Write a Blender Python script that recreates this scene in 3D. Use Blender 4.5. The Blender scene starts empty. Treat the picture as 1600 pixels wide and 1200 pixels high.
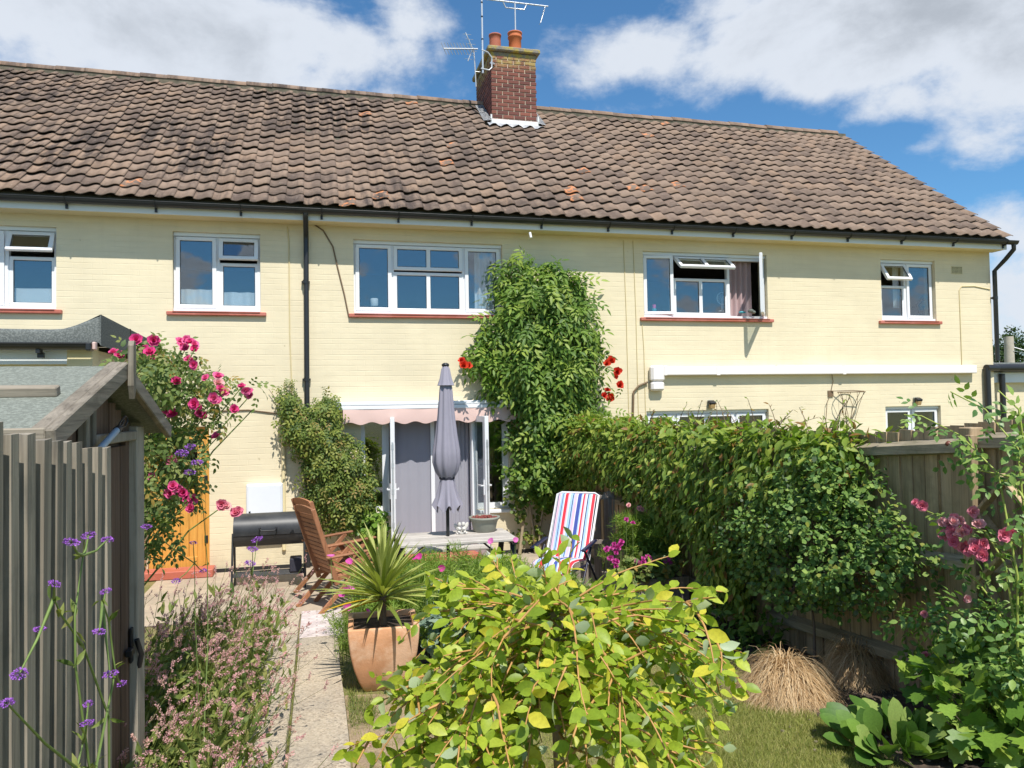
import bpy, bmesh, math, random
import numpy as np
from mathutils import Vector, Matrix
R = math.radians
rng = np.random.default_rng(7)
random.seed(7)
SC = bpy.context.scene
COL = SC.collection

# ---------------------------------------------------------------- camera
F, HC, DW = 1200.0, 2.13, 11.0            # focal length in photo pixels, eye height, distance to the facade
yaw, pitch, rho = R(14.3), math.atan(38/1200.0), .0175
fw = Vector((math.sin(yaw)*math.cos(pitch), math.cos(yaw)*math.cos(pitch), math.sin(pitch)))
r0 = Vector((math.cos(yaw), -math.sin(yaw), 0)); u0 = r0.cross(fw)
rt = r0*math.cos(rho) - u0*math.sin(rho); up = r0*math.sin(rho) + u0*math.cos(rho)
EYE = Vector((0, 0, HC))
cd = bpy.data.cameras.new('camera'); cam = bpy.data.objects.new('camera', cd); COL.objects.link(cam)
cd.sensor_width = 36; cd.lens = F/1600*36; cd.clip_start = .05; cd.clip_end = 3000
cam.matrix_world = Matrix.Translation(EYE) @ Matrix((rt, up, -fw)).transposed().to_4x4()
SC.camera = cam

def ray(px, py): return fw + rt*((px-800)/F) + up*((600-py)/F)
def atY(px, py, Y): d = ray(px, py); return EYE + d*(Y/d.y)
def atX(px, py, X): d = ray(px, py); return EYE + d*(X/d.x)
def atZ(px, py, Z): d = ray(px, py); return EYE + d*((Z-HC)/d.z)
YS, SL = 8.4, .05                          # the garden is level by the house and rises gently towards the viewer
def gz(y): return 0.0 if y >= YS else SL*(YS-y)
def gnd(px, py):
    p = atZ(px, py, 0)
    if p.y >= YS: return p
    d = ray(px, py); return EYE + d*((SL*YS-HC)/(d.z+SL*d.y))

# ---------------------------------------------------------------- world, sun, exposure
SUN_EL, SUN_AZ = 57.0, 174.0               # azimuth clockwise from +Y: behind the viewer, a little to the right
w = bpy.data.worlds.new('World'); SC.world = w; w.use_nodes = True
nt = w.node_tree; nt.nodes.clear()
class G:
    def __init__(s, nt): s.nt = nt
    def n(s, t, **k):
        x = s.nt.nodes.new(t)
        for a, b in k.items(): setattr(x, a, b)
        return x
    def put(s, sock, v):
        if hasattr(v, 'is_output') or isinstance(v, bpy.types.NodeSocket): s.nt.links.new(v, sock)
        else: sock.default_value = v
    def m(s, op, a, b=0.0, c=None, clamp=False):
        x = s.n('ShaderNodeMath', operation=op, use_clamp=clamp); s.put(x.inputs[0], a); s.put(x.inputs[1], b)
        if c is not None: s.put(x.inputs[2], c)
        return x.outputs[0]
    def v(s, op, a, b=(0, 0, 0), out=0):
        x = s.n('ShaderNodeVectorMath', operation=op); s.put(x.inputs[0], a); s.put(x.inputs[1], b); return x.outputs[out]
    def mr(s, v, a, b, c=0.0, d=1.0, smooth=False):
        x = s.n('ShaderNodeMapRange'); x.interpolation_type = 'SMOOTHSTEP' if smooth else 'LINEAR'
        for i, q in enumerate((v, a, b, c, d)): s.put(x.inputs[i], q)
        return x.outputs[0]
    def mix(s, f, a, b, bt='MIX'):
        x = s.n('ShaderNodeMix', data_type='RGBA', blend_type=bt); s.put(x.inputs[0], f)
        for i, q in ((6, a), (7, b)): s.put(x.inputs[i], (*q, 1) if isinstance(q, tuple) and len(q) == 3 else q)
        return x.outputs[2]
    def noise(s, vec, scale, detail=4, rough=.55, out=0, dist=0.0):
        x = s.n('ShaderNodeTexNoise'); s.put(x.inputs['Vector'], vec); s.put(x.inputs['Scale'], scale)
        s.put(x.inputs['Detail'], detail); s.put(x.inputs['Roughness'], rough); s.put(x.inputs['Distortion'], dist); return x.outputs[out]
g = G(nt)
sky = g.n('ShaderNodeTexSky', sky_type='NISHITA', sun_disc=False)
sky.sun_elevation = R(SUN_EL); sky.sun_rotation = R(SUN_AZ); sky.altitude = 50; sky.air_density = 1.0; sky.dust_density = .25; sky.ozone_density = 2.2
tc = g.n('ShaderNodeTexCoord').outputs['Generated']
n1 = g.noise(g.v('MULTIPLY', tc, (1, 1, 1.7)), 4.2, 8, .6, dist=.25)
n2 = g.noise(g.v('MULTIPLY', tc, (1, 1, 1.5)), 16, 6, .6)
nz = g.m('ADD', g.m('MULTIPLY', n1, .72), g.m('MULTIPLY', n2, .28))
clouds = [  # direction (as photo px), radii px, weight: the banks of cloud in this sky
    (150, 10, 420, 120, 1.0), (440, 50, 280, 75, .9), (640, 20, 90, 70, .75), (300, 110, 200, 40, .5), (725, 45, 45, 40, .22),
    (985, 85, 190, 70, .85), (1120, 120, 110, 60, .5), (880, 60, 70, 60, .45), (980, 168, 130, 24, .42), (1130, 10, 160, 50, .6),
    (1420, 30, 330, 95, 1.15), (1330, 70, 160, 80, .8), (1400, 160, 95, 50, .75), (1590, 30, 160, 150, 1.0), (1195, 162, 42, 16, .33),
    (1440, 228, 110, 20, .42), (1585, 155, 40, 38, .6), (1570, 360, 90, 60, .75), (1590, 480, 130, 110, .8), (1560, 560, 120, 60, .7)]
dens = None
for (px, py, rx, ry, wt) in clouds:
    c = ray(px, py).normalized(); tx = c.cross(Vector((0, 0, 1))).normalized(); ty = tx.cross(c)
    k = F/ray(px, py).length
    d = g.v('SUBTRACT', tc, tuple(c))
    a = g.m('MULTIPLY', g.v('DOT_PRODUCT', d, tuple(tx), 1), k/rx*1.0); b = g.m('MULTIPLY', g.v('DOT_PRODUCT', d, tuple(ty), 1), k/ry*1.0)
    q = g.m('SQRT', g.m('ADD', g.m('MULTIPLY', a, a), g.m('MULTIPLY', b, b)))
    e = g.m('MULTIPLY', g.mr(q, 0.0, 1.35, 1.0, 0.0, True), wt)
    dens = e if dens is None else g.m('MAXIMUM', dens, e)
front = g.mr(g.v('DOT_PRODUCT', tc, tuple(fw), 1), .60, .80, 0.0, 1.0, True)
els = g.mr(nz, .47, .62, 0.0, .95, True)                      # broken cloud over the rest of the dome
dens = g.m('ADD', g.m('MULTIPLY', dens, front), g.m('MULTIPLY', els, g.m('SUBTRACT', 1.0, front)))
dens = g.m('ADD', dens, g.m('MULTIPLY', g.m('SUBTRACT', nz, .5), 2.3))
cover = g.mr(dens, .20, .66, 0.0, .97, True)
thick = g.mr(g.m('ADD', dens, g.m('MULTIPLY', g.m('SUBTRACT', n1, .5), .8)), .62, 1.45, 0.0, 1.0, True)
ccol = g.mix(thick, (7.8, 8.35, 9.2), (4.9, 5.35, 6.0))
skyc = g.mix(1.0, sky.outputs[0], (.78, 1.28, 1.54), 'MULTIPLY')
bg = g.n('ShaderNodeBackground'); g.put(bg.inputs[0], g.mix(cover, skyc, ccol)); bg.inputs[1].default_value = .080
wo = g.n('ShaderNodeOutputWorld'); nt.links.new(bg.outputs[0], wo.inputs[0])
sl = bpy.data.lights.new('sun', 'SUN'); sun = bpy.data.objects.new('sun', sl); COL.objects.link(sun)
sl.energy = 4.9; sl.angle = R(.53); sl.color = (1, .955, .88)
sd = Vector((math.sin(R(SUN_AZ))*math.cos(R(SUN_EL)), math.cos(R(SUN_AZ))*math.cos(R(SUN_EL)), math.sin(R(SUN_EL))))
sun.rotation_euler = sd.to_track_quat('Z', 'Y').to_euler()
vs = SC.view_settings; vs.view_transform = 'Standard'; vs.look = 'None'; vs.gamma = 1; vs.exposure = 0.28; vs.use_curve_mapping = False
SC.cycles.max_bounces = 6; SC.cycles.transparent_max_bounces = 12; SC.cycles.diffuse_bounces = 3; SC.cycles.glossy_bounces = 3; SC.cycles.transmission_bounces = 4
SC.cycles.use_denoising = True
SC.cycles.sample_clamp_indirect = 6

# ---------------------------------------------------------------- materials
MATS = {}
def newmat(name):
    m = bpy.data.materials.new(name); m.use_nodes = True; m.node_tree.nodes.clear(); MATS[name] = m
    gg = G(m.node_tree); o = gg.n('ShaderNodeOutputMaterial'); p = gg.n('ShaderNodeBsdfPrincipled')
    gg.nt.links.new(p.outputs[0], o.inputs[0]); return m, gg, p, o
def pos(gg): return gg.n('ShaderNodeNewGeometry').outputs['Position']
def objc(gg): return gg.n('ShaderNodeTexCoord').outputs['Object']
def bump(gg, p, h, strength=.4, dist=.01):
    b = gg.n('ShaderNodeBump'); b.inputs['Strength'].default_value = strength; b.inputs['Distance'].default_value = dist
    gg.put(b.inputs['Height'], h); gg.nt.links.new(b.outputs[0], p.inputs['Normal'])
def simple(name, col, rough=.6, var=.12, vs=8.0, col2=None, vs2=3.0, bmp=0.0, bs=60.0, spec=.4, metal=0.0, local=False, stretch=(1, 1, 1)):
    m, gg, p, o = newmat(name)
    P = gg.v('MULTIPLY', objc(gg) if local else pos(gg), stretch)
    n = gg.noise(P, vs, 6, .6)
    f = gg.mr(n, .25, .75, 1-var, 1+var)
    x = gg.n('ShaderNodeCombineXYZ')
    for i in range(3): gg.put(x.inputs[i], f)
    base = tuple(col)
    if col2: base = gg.mix(gg.mr(gg.noise(P, vs2, 5, .65), .42, .62, 0, 1, True), tuple(col), tuple(col2))
    c = gg.mix(1.0, base, x.outputs[0], 'MULTIPLY')
    gg.put(p.inputs['Base Color'], c); p.inputs['Roughness'].default_value = rough; p.inputs['Specular IOR Level'].default_value = spec; p.inputs['Metallic'].default_value = metal
    if bmp: bump(gg, p, gg.noise(P, bs, 4, .6), bmp, .006)
    return m
def leafmat(name, cols, yellow=None, back=None, trans=.35, rough=.55, spec=.3, tint=(1.15, 1.25, .5)):
    """leaf colour from each leaf's own random value; thin, lets some light through"""
    m, gg, p, o = newmat(name)
    a = gg.n('ShaderNodeAttribute', attribute_name='rnd')
    sx = gg.n('ShaderNodeSeparateColor'); gg.nt.links.new(a.outputs['Color'], sx.inputs[0])
    cr = gg.n('ShaderNodeValToRGB'); gg.nt.links.new(sx.outputs[0], cr.inputs[0])
    el = cr.color_ramp.elements
    while len(el) < len(cols): el.new(.5)
    for i, c in enumerate(cols): el[i].position = i/(len(cols)-1); el[i].color = (*c, 1)
    c = cr.outputs[0]
    if yellow: c = gg.mix(gg.mr(sx.outputs[1], yellow[0]-.02, yellow[0]+.02), c, tuple(yellow[1]))
    nn = gg.noise(pos(gg), 90, 3, .6); x = gg.n('ShaderNodeCombineXYZ')
    f = gg.mr(nn, .3, .7, .86, 1.12)
    for i in range(3): gg.put(x.inputs[i], f)
    c = gg.mix(1.0, c, x.outputs[0], 'MULTIPLY')
    cf = c
    if back: c = gg.mix(gg.n('ShaderNodeNewGeometry').outputs['Backfacing'], c, tuple(back))
    gg.put(p.inputs['Base Color'], c); p.inputs['Roughness'].default_value = rough; p.inputs['Specular IOR Level'].default_value = spec
    t = gg.n('ShaderNodeBsdfTranslucent'); gg.put(t.inputs[0], gg.mix(1.0, cf, tuple(tint), 'MULTIPLY'))
    mx = gg.n('ShaderNodeMixShader'); mx.inputs[0].default_value = trans
    gg.nt.links.new(p.outputs[0], mx.inputs[1]); gg.nt.links.new(t.outputs[0], mx.inputs[2]); gg.nt.links.new(mx.outputs[0], o.inputs[0])
    return m

def wallmat():
    m, gg, p, o = newmat('cream_masonry_paint')
    P = pos(gg); s = gg.n('ShaderNodeSeparateXYZ'); gg.nt.links.new(P, s.inputs[0])
    nrm = gg.n('ShaderNodeNewGeometry').outputs['Normal']; sn = gg.n('ShaderNodeSeparateXYZ'); gg.nt.links.new(nrm, sn.inputs[0])
    u = gg.m('ADD', s.outputs[0], gg.m('MULTIPLY', s.outputs[1], gg.m('GREATER_THAN', gg.m('ABSOLUTE', sn.outputs[0]), .7)))
    cx = gg.n('ShaderNodeCombineXYZ'); gg.put(cx.inputs[0], u); gg.put(cx.inputs[1], s.outputs[2])
    wob = gg.noise(P, 3.0, 3, .5, 1)
    vec = gg.v('ADD', cx.outputs[0], gg.v('MULTIPLY', wob, (.012, .010, 0)))
    bt = gg.n('ShaderNodeTexBrick'); gg.put(bt.inputs['Vector'], vec); bt.inputs['Scale'].default_value = 1
    bt.inputs['Brick Width'].default_value = .225; bt.inputs['Row Height'].default_value = .075; bt.inputs['Mortar Size'].default_value = .0055; bt.inputs['Mortar Smooth'].default_value = .9
    bt.inputs['Color1'].default_value = (.9, .9, .9, 1); bt.inputs['Color2'].default_value = (1, 1, 1, 1); bt.inputs['Mortar'].default_value = (.86, .86, .86, 1)
    big = gg.noise(P, .9, 4, .6); fine = gg.noise(P, 26, 4, .6)
    row = gg.noise(gg.v('MULTIPLY', P, (2.2, 2.2, 13.3)), 1.0, 3, .6)
    f = gg.m('MULTIPLY', gg.mr(big, .3, .7, .93, 1.05), gg.mr(row, .3, .7, .96, 1.03))
    x = gg.n('ShaderNodeCombineXYZ')
    for i in range(3): gg.put(x.inputs[i], f)
    c = gg.mix(1.0, (.72, .63, .445), x.outputs[0], 'MULTIPLY')
    # worn courses: the joints show in places only
    wear = gg.mr(gg.noise(P, 2.3, 4, .7), .40, .62, .15, 1.0, True)
    vz = gg.n('ShaderNodeSeparateXYZ'); gg.nt.links.new(vec, vz.inputs[0])
    fr_ = gg.m('ABSOLUTE', gg.m('SUBTRACT', gg.m('FRACT', gg.m('DIVIDE', vz.outputs[1], .075)), .5))
    bed = gg.mr(fr_, .40, .49, 0, 1, True)
    wear2 = gg.mr(gg.noise(gg.v('MULTIPLY', P, (1.6, 1.6, 13.3)), 1.0, 4, .7), .42, .60, .05, 1.0, True)
    jd = gg.m('ADD', gg.m('MULTIPLY', bed, wear2), gg.m('MULTIPLY', gg.m('MULTIPLY', bt.outputs['Fac'], wear), .5), clamp=True)
    c = gg.mix(gg.m('MULTIPLY', jd, .075), c, (.42, .35, .22))
    rain = gg.noise(gg.v('MULTIPLY', P, (7.0, 7.0, .5)), 1.0, 4, .65)
    c = gg.mix(gg.m('MULTIPLY', gg.mr(rain, .52, .74, 0, .34), gg.mr(gg.noise(P, .7, 3, .5), .4, .62, .2, 1, True)), c, (.60, .52, .36))
    grime = gg.m('MULTIPLY', gg.mr(s.outputs[2], .65, .05, 0, .55, True), gg.mr(gg.noise(P, 4, 5, .7), .35, .65, .2, 1))
    c = gg.mix(grime, c, (.38, .34, .24))
    spots = gg.mr(gg.noise(P, 11, 2, .5), .735, .76, 0, .55)
    c = gg.mix(spots, c, (.40, .33, .19))
    gg.put(p.inputs['Base Color'], c); p.inputs['Roughness'].default_value = .75; p.inputs['Specular IOR Level'].default_value = .25
    h = gg.m('ADD', gg.m('ADD', gg.m('MULTIPLY', jd, -1.0), gg.m('MULTIPLY', fine, .35)), gg.m('MULTIPLY', row, .35))
    bump(gg, p, h, .36, .006)
wallmat()

def tilemat():
    m, gg, p, o = newmat('weathered_pantile')
    P = pos(gg)
    a = gg.n('ShaderNodeAttribute', attribute_name='rnd'); sx = gg.n('ShaderNodeSeparateColor'); gg.nt.links.new(a.outputs['Color'], sx.inputs[0])
    cr = gg.n('ShaderNodeValToRGB'); gg.nt.links.new(sx.outputs[0], cr.inputs[0]); el = cr.color_ramp.elements
    cs = [(.165, .118, .094), (.21, .15, .116), (.245, .174, .132), (.28, .20, .15), (.275, .186, .132)]
    while len(el) < len(cs): el.new(.5)
    for i, c in enumerate(cs): el[i].position = i/(len(cs)-1); el[i].color = (*c, 1)
    c = cr.outputs[0]
    n = gg.noise(P, 14, 6, .7); streak = gg.noise(gg.v('MULTIPLY', P, (5.2, .8, .8)), 1.0, 5, .7)
    s = gg.n('ShaderNodeSeparateXYZ'); gg.nt.links.new(P, s.inputs[0])
    sooty = gg.m('MULTIPLY', gg.mr(streak, .42, .58, 0, .85, True), gg.m('MULTIPLY', gg.mr(gg.noise(P, .45, 3, .5), .38, .60, .3, 1, True), gg.mr(s.outputs[0], 1.0, 5.0, 1.0, .3)))
    c = gg.mix(sooty, c, (.055, .043, .04))
    c = gg.mix(gg.mr(n, .52, .78, 0, .6), c, (.30, .245, .20))
    c = gg.mix(gg.mr(n, .48, .2, 0, .55), c, (.075, .06, .052))
    chip = gg.m('MULTIPLY', gg.m('GREATER_THAN', sx.outputs[1], .985), gg.mr(gg.noise(P, 9, 3, .6), .52, .56, 0, 1))
    c = gg.mix(chip, c, (.55, .23, .11))
    lich = gg.mr(gg.noise(P, 5.5, 5, .7), .735, .76, 0, .85)
    c = gg.mix(gg.m('MULTIPLY', lich, gg.mr(s.outputs[2], 6.4, 7.6, .15, 1)), c, (.50, .36, .05))
    c = gg.mix(gg.mr(gg.noise(P, 21, 2, .5), .74, .77, 0, .6), c, (.5, .48, .42))
    gg.put(p.inputs['Base Color'], c); p.inputs['Roughness'].default_value = .85; p.inputs['Specular IOR Level'].default_value = .2
    bump(gg, p, gg.noise(P, 70, 4, .6), .4, .004)
tilemat()

def brickmat():
    m, gg, p, o = newmat('red_brown_brick')
    P = pos(gg); a = gg.n('ShaderNodeObjectInfo').outputs['Random']
    c = gg.mix(a, (.115, .035, .028), (.27, .085, .055))
    c = gg.mix(gg.mr(gg.noise(P, 40, 4, .6), .4, .7, 0, .6), c, (.10, .05, .045))
    s = gg.n('ShaderNodeSeparateXYZ'); gg.nt.links.new(P, s.inputs[0])
    l = gg.m('MULTIPLY', gg.mr(gg.noise(P, 9, 5, .7), .42, .55, 0, .9), gg.mr(s.outputs[2], 8.52, 8.74, 0, 1, True))
    c = gg.mix(l, c, (.36, .27, .09))
    gg.put(p.inputs['Base Color'], c); p.inputs['Roughness'].default_value = .85; bump(gg, p, gg.noise(P, 60, 4, .6), .5, .004)
brickmat()
def woodmat(name, c1, c2, c3, scale=1.0, axis=2, rough=.85, obj=True, spec=.2):
    m, gg, p, o = newmat(name)
    P = pos(gg); st = [26*scale]*3; st[axis] = 1.1*scale
    if obj:
        rn = gg.n('ShaderNodeObjectInfo').outputs['Random']
    gr = gg.noise(gg.v('MULTIPLY', P, tuple(st)), 1.0, 5, .65, dist=.6); fine = gg.noise(gg.v('MULTIPLY', P, tuple(k*3.4 for k in st)), 1.0, 3, .6)
    c = gg.mix(gg.mr(gr, .3, .68, 0, 1), tuple(c1), tuple(c2)); c = gg.mix(gg.mr(gg.noise(P, 4.5*scale, 5, .7), .5, .72, 0, .8), c, tuple(c3))
    c = gg.mix(gg.mr(fine, .52, .75, 0, .6), c, tuple(k*.35 for k in c1))
    if obj:
        x = gg.n('ShaderNodeCombineXYZ'); f = gg.mr(rn, 0, 1, .78, 1.18)
        for i in range(3): gg.put(x.inputs[i], f)
        c = gg.mix(1.0, c, x.outputs[0], 'MULTIPLY')
    gg.put(p.inputs['Base Color'], c); p.inputs['Roughness'].default_value = rough; p.inputs['Specular IOR Level'].default_value = spec
    bump(gg, p, gg.m('ADD', gr, gg.m('MULTIPLY', fine, .5)), .5, .004)
woodmat('barge_wood', (.17, .145, .115), (.32, .28, .225), (.15, .13, .10), 1.0, 1)
woodmat('pale_post', (.36, .31, .245), (.48, .43, .35), (.30, .26, .20), 1.0, 2)
woodmat('grey_weathered_slat', (.19, .165, .13), (.33, .29, .23), (.135, .13, .11), 1.0, 2)
woodmat('grey_weathered_rail_x', (.20, .17, .13), (.38, .33, .26), (.16, .14, .11), 1.0, 0)
woodmat('grey_weathered_rail_y', (.27, .23, .165), (.46, .39, .28), (.22, .20, .125), 1.0, 1)
woodmat('brown_shed_board', (.10, .062, .042), (.21, .135, .095), (.15, .105, .08), 1.0, 2)
woodmat('fence_board', (.33, .24, .145), (.54, .41, .265), (.26, .20, .125), .8, 2)
woodmat('bleached_plank', (.44, .40, .36), (.60, .56, .51), (.36, .32, .29), .9, 0)
woodmat('teak', (.28, .12, .058), (.39, .175, .088), (.24, .10, .05), 1.0, 2, .6, True, .4)
woodmat('honey_pine', (.62, .30, .055), (.72, .38, .085), (.58, .26, .045), .7, 2, .45, False, .5)
woodmat('pallet_wood', (.20, .165, .14), (.34, .29, .25), (.13, .11, .095), 1.0, 2)
simple('white_upvc', (.75, .76, .78), .35, .03, 2)
simple('white_fascia', (.72, .74, .74), .45, .05, 1.5)
simple('pinkish_white_duct', (.80, .75, .73), .45, .03, 1.2)
simple('soffit_cream', (.70, .60, .36), .8, .08, 2.0)
simple('red_sill', (.42, .115, .075), .6, .10, 6, (.50, .17, .13), 2.0)
simple('black_pvc', (.018, .019, .021), .38, .25, 5, spec=.5)
simple('black_iron', (.018, .018, .02), .45, .2, 20)
simple('moss_mortar', (.15, .13, .095), .95, .3, 12, (.09, .085, .06), 5, bmp=.5)
simple('mortar', (.58, .49, .38), .9, .15, 20, bmp=.4)
simple('lead', (.33, .34, .36), .5, .2, 6, (.5, .5, .5), 7)
simple('white_flash', (.66, .66, .65), .7, .12, 8, bmp=.3)
simple('lichen_cap', (.22, .20, .17), .9, .2, 20, (.38, .30, .07), 7, bmp=.6)
simple('terracotta_pot_dark', (.38, .12, .07), .75, .12, 12)
simple('terracotta_bright', (.52, .15, .055), .75, .12, 12)
simple('terracotta_planter', (.60, .31, .165), .85, .16, 7, (.72, .46, .30), 4.2, bmp=.35, bs=90, spec=.2)
simple('galvanised', (.62, .64, .66), .35, .1, 20, metal=.6)
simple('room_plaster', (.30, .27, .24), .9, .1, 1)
simple('felt_grey', (.11, .12, .115), .95, .35, 220, (.19, .205, .195), 60, bmp=.5, bs=260, spec=.1)
simple('felt_green', (.175, .19, .165), .98, .22, 240, (.25, .27, .235), 75, bmp=.5, bs=260, spec=.05)
simple('soil', (.075, .052, .038), .95, .5, 40, (.035, .025, .02), 9, bmp=.9, bs=45)
simple('dry_earth', (.34, .245, .16), .95, .3, 30, (.25, .19, .11), 5, bmp=.8, bs=70)
simple('patio_concrete', (.44, .36, .27), .9, .12, 9, (.36, .30, .23), 1.7, bmp=.4, bs=120)
simple('pebble', (.20, .16, .12), .9, .4, 60)
simple('bark', (.16, .12, .09), .9, .3, 30, bmp=.6)
simple('pale_bark', (.34, .27, .18), .85, .25, 30, bmp=.5)
simple('willow_twig', (.45, .24, .08), .55, .25, 20)
simple('willow_stem', (.27, .21, .17), .8, .25, 30, bmp=.4)
simple('green_stem', (.16, .23, .06), .6, .2, 20)
simple('lime_stem', (.30, .36, .07), .5, .2, 20)
simple('dark_stem', (.10, .085, .05), .7, .3, 20)
simple('awning_cloth', (.66, .47, .42), .85, .05, 3)
simple('parasol_cloth', (.28, .265, .32), .85, .08, 5, bmp=.15, bs=200)
simple('dark_cloth', (.03, .03, .045), .8, .1, 5)
simple('navy_plastic', (.012, .014, .04), .4, .1, 5)
simple('planter_grey', (.26, .27, .225), .6, .1, 9)
simple('stone_white', (.62, .60, .56), .85, .15, 40, (.48, .47, .44), 14, bmp=.6)
simple('meter_white', (.72, .75, .80), .5, .04, 2)
simple('pale_blue_tube', (.36, .46, .55), .4, .06, 9)
simple('insect_screen', (.30, .30, .345), .8, .06, 1.2)
simple('curtain_white', (.62, .64, .68), .9, .06, 3)
simple('curtain_pink', (.42, .30, .30), .9, .08, 3)
simple('blind_brown', (.20, .07, .035), .7, .25, 8, stretch=(1, 1, .2))
simple('lamp_shade', (.42, .28, .12), .8, .05, 3)
simple('sett', (.50, .42, .40), .85, .14, 12, (.60, .53, .50), 5, bmp=.4)
simple('seed_pod', (.30, .37, .29), .6, .1, 20)
simple('verbena_purple', (.30, .10, .47), .7, .3, 160)
simple('red_succulent', (.20, .045, .035), .6, .35, 90)
simple('teal', (.05, .33, .40), .5, .1, 5)
simple('pink_plastic', (.75, .12, .35), .5, .1, 5)
simple('cable_cream', (.62, .52, .29), .6, .05, 3)
simple('cable_brown', (.18, .12, .07), .6, .1, 8)
simple('snail_brown', (.16, .05, .03), .4, .2, 60)
simple('pole_wood', (.42, .38, .31), .9, .15, 4)
simple('vent_clay', (.62, .54, .32), .8, .1, 9)
simple('dark_gap', (.03, .027, .02), .9, .1, 9)
simple('bbq_black', (.028, .030, .034), .42, .25, 4, (.045, .047, .05), 3)
simple('white_fence', (.75, .75, .73), .6, .1, 4)

def glassmat():
    m, gg, p, o = newmat('window_glass')
    gl = gg.n('ShaderNodeBsdfGlossy'); gl.inputs['Roughness'].default_value = 0.0; gl.inputs[0].default_value = (.86, .93, 1, 1)
    tr = gg.n('ShaderNodeBsdfTransparent'); tr.inputs[0].default_value = (.86, .90, .90, 1)
    lw = gg.n('ShaderNodeLayerWeight'); lw.inputs[0].default_value = .5; frs = gg.m('ADD', .125, gg.m('MULTIPLY', gg.m('POWER', lw.outputs['Facing'], 5.0), .85))
    nb = gg.n('ShaderNodeBump'); nb.inputs['Strength'].default_value = .06; nb.inputs['Distance'].default_value = .02
    gg.put(nb.inputs['Height'], gg.noise(pos(gg), 1.6, 2, .5)); gg.nt.links.new(nb.outputs[0], gl.inputs['Normal'])
    mx = gg.n('ShaderNodeMixShader'); gg.nt.links.new(frs, mx.inputs[0])
    gg.nt.links.new(tr.outputs[0], mx.inputs[1]); gg.nt.links.new(gl.outputs[0], mx.inputs[2]); gg.nt.links.new(mx.outputs[0], o.inputs[0])
glassmat()
def stripemat():
    m, gg, p, o = newmat('striped_canvas')
    s = gg.n('ShaderNodeSeparateXYZ'); gg.nt.links.new(objc(gg), s.inputs[0])
    cr = gg.n('ShaderNodeValToRGB'); cr.color_ramp.interpolation = 'CONSTANT'
    Wt, Lb, Nv, Rd, Pk, Bl = (.66, .66, .70), (.34, .50, .74), (.02, .03, .10), (.62, .03, .05), (.64, .44, .54), (.05, .08, .32)
    seq = [(Wt, .3), (Nv, .35), (Pk, .9), (Wt, .3), (Lb, .6), (Nv, .25), (Lb, .5), (Wt, .3), (Rd, 1.1), (Pk, .5), (Wt, .4), (Lb, .9), (Nv, .25), (Lb, .4), (Pk, 1.0), (Wt, .3),
           (Bl, 1.3), (Lb, .4), (Wt, .4), (Rd, .6), (Pk, .5), (Wt, .5), (Nv, .3), (Lb, .8), (Wt, .5), (Rd, 1.0), (Wt, .4)]
    tot = sum(a for _, a in seq); acc = 0; el = cr.color_ramp.elements
    while len(el) < len(seq): el.new(.5)
    for i, (c, a) in enumerate(seq): el[i].position = acc/tot; el[i].color = (*c, 1); acc += a
    gg.put(cr.inputs[0], gg.mr(s.outputs[0], -.235, .235)); gg.put(p.inputs['Base Color'], cr.outputs[0]); p.inputs['Roughness'].default_value = .9
    bump(gg, p, gg.noise(objc(gg), 14, 3, .5), .35, .012)
stripemat()
def pathmat():
    m, gg, p, o = newmat('aggregate_concrete')
    P = pos(gg); rn = gg.n('ShaderNodeObjectInfo').outputs['Random']
    vo = gg.n('ShaderNodeTexVoronoi'); gg.put(vo.inputs['Vector'], P); vo.inputs['Scale'].default_value = 75
    vc = gg.n('ShaderNodeSeparateColor'); gg.nt.links.new(vo.outputs['Color'], vc.inputs[0])
    c = gg.mix(vc.outputs[0], (.30, .235, .165), (.56, .47, .35)); c = gg.mix(gg.mr(vc.outputs[1], .88, .94, 0, .8), c, (.12, .10, .08))
    c = gg.mix(gg.mr(gg.noise(P, 2.2, 6, .7), .42, .68, 0, .55), c, (.30, .265, .22))
    c = gg.mix(gg.mr(gg.noise(P, .8, 3, .6), .4, .7, 0, .5), c, (.60, .50, .36))
    gg.put(p.inputs['Base Color'], c); p.inputs['Roughness'].default_value = .9
    bump(gg, p, gg.m('ADD', gg.noise(P, 110, 3, .6), vo.outputs['Distance']), .6, .006)
pathmat()
def groundmat():
    m, gg, p, o = newmat('dry_turf')
    P = pos(gg); a = gg.noise(P, 2.2, 6, .7); b = gg.noise(P, 60, 4, .7)
    c = gg.mix(gg.mr(a, .38, .62, 0, 1, True), (.30, .25, .10), (.19, .20, .055)); c = gg.mix(gg.mr(b, .4, .7, 0, .7), c, (.12, .095, .05))
    gg.put(p.inputs['Base Color'], c); p.inputs['Roughness'].default_value = .95; bump(gg, p, b, .8, .02)
groundmat()
leafmat('campsis_leaf', [(.055, .115, .02), (.105, .19, .028), (.16, .25, .038), (.28, .355, .06)], tint=(1.0, 1.45, .45), trans=.28, rough=.5)
leafmat('creeper_leaf', [(.08, .145, .026), (.155, .24, .036), (.235, .315, .05), (.36, .40, .07)], yellow=(.93, (.27, .14, .04)), tint=(1.0, 1.35, .4), trans=.32, rough=.5)
leafmat('cotoneaster_leaf', [(.065, .14, .04), (.125, .225, .055), (.18, .29, .065), (.27, .37, .09)], yellow=(.95, (.25, .27, .05)), back=(.13, .17, .11), tint=(1.0, 1.35, .45), trans=.26, rough=.55)
leafmat('rose_leaf', [(.07, .12, .035), (.13, .19, .05), (.19, .24, .06), (.27, .28, .10)], yellow=(.93, (.32, .22, .05)), tint=(1.1, 1.4, .45), trans=.28)
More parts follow.
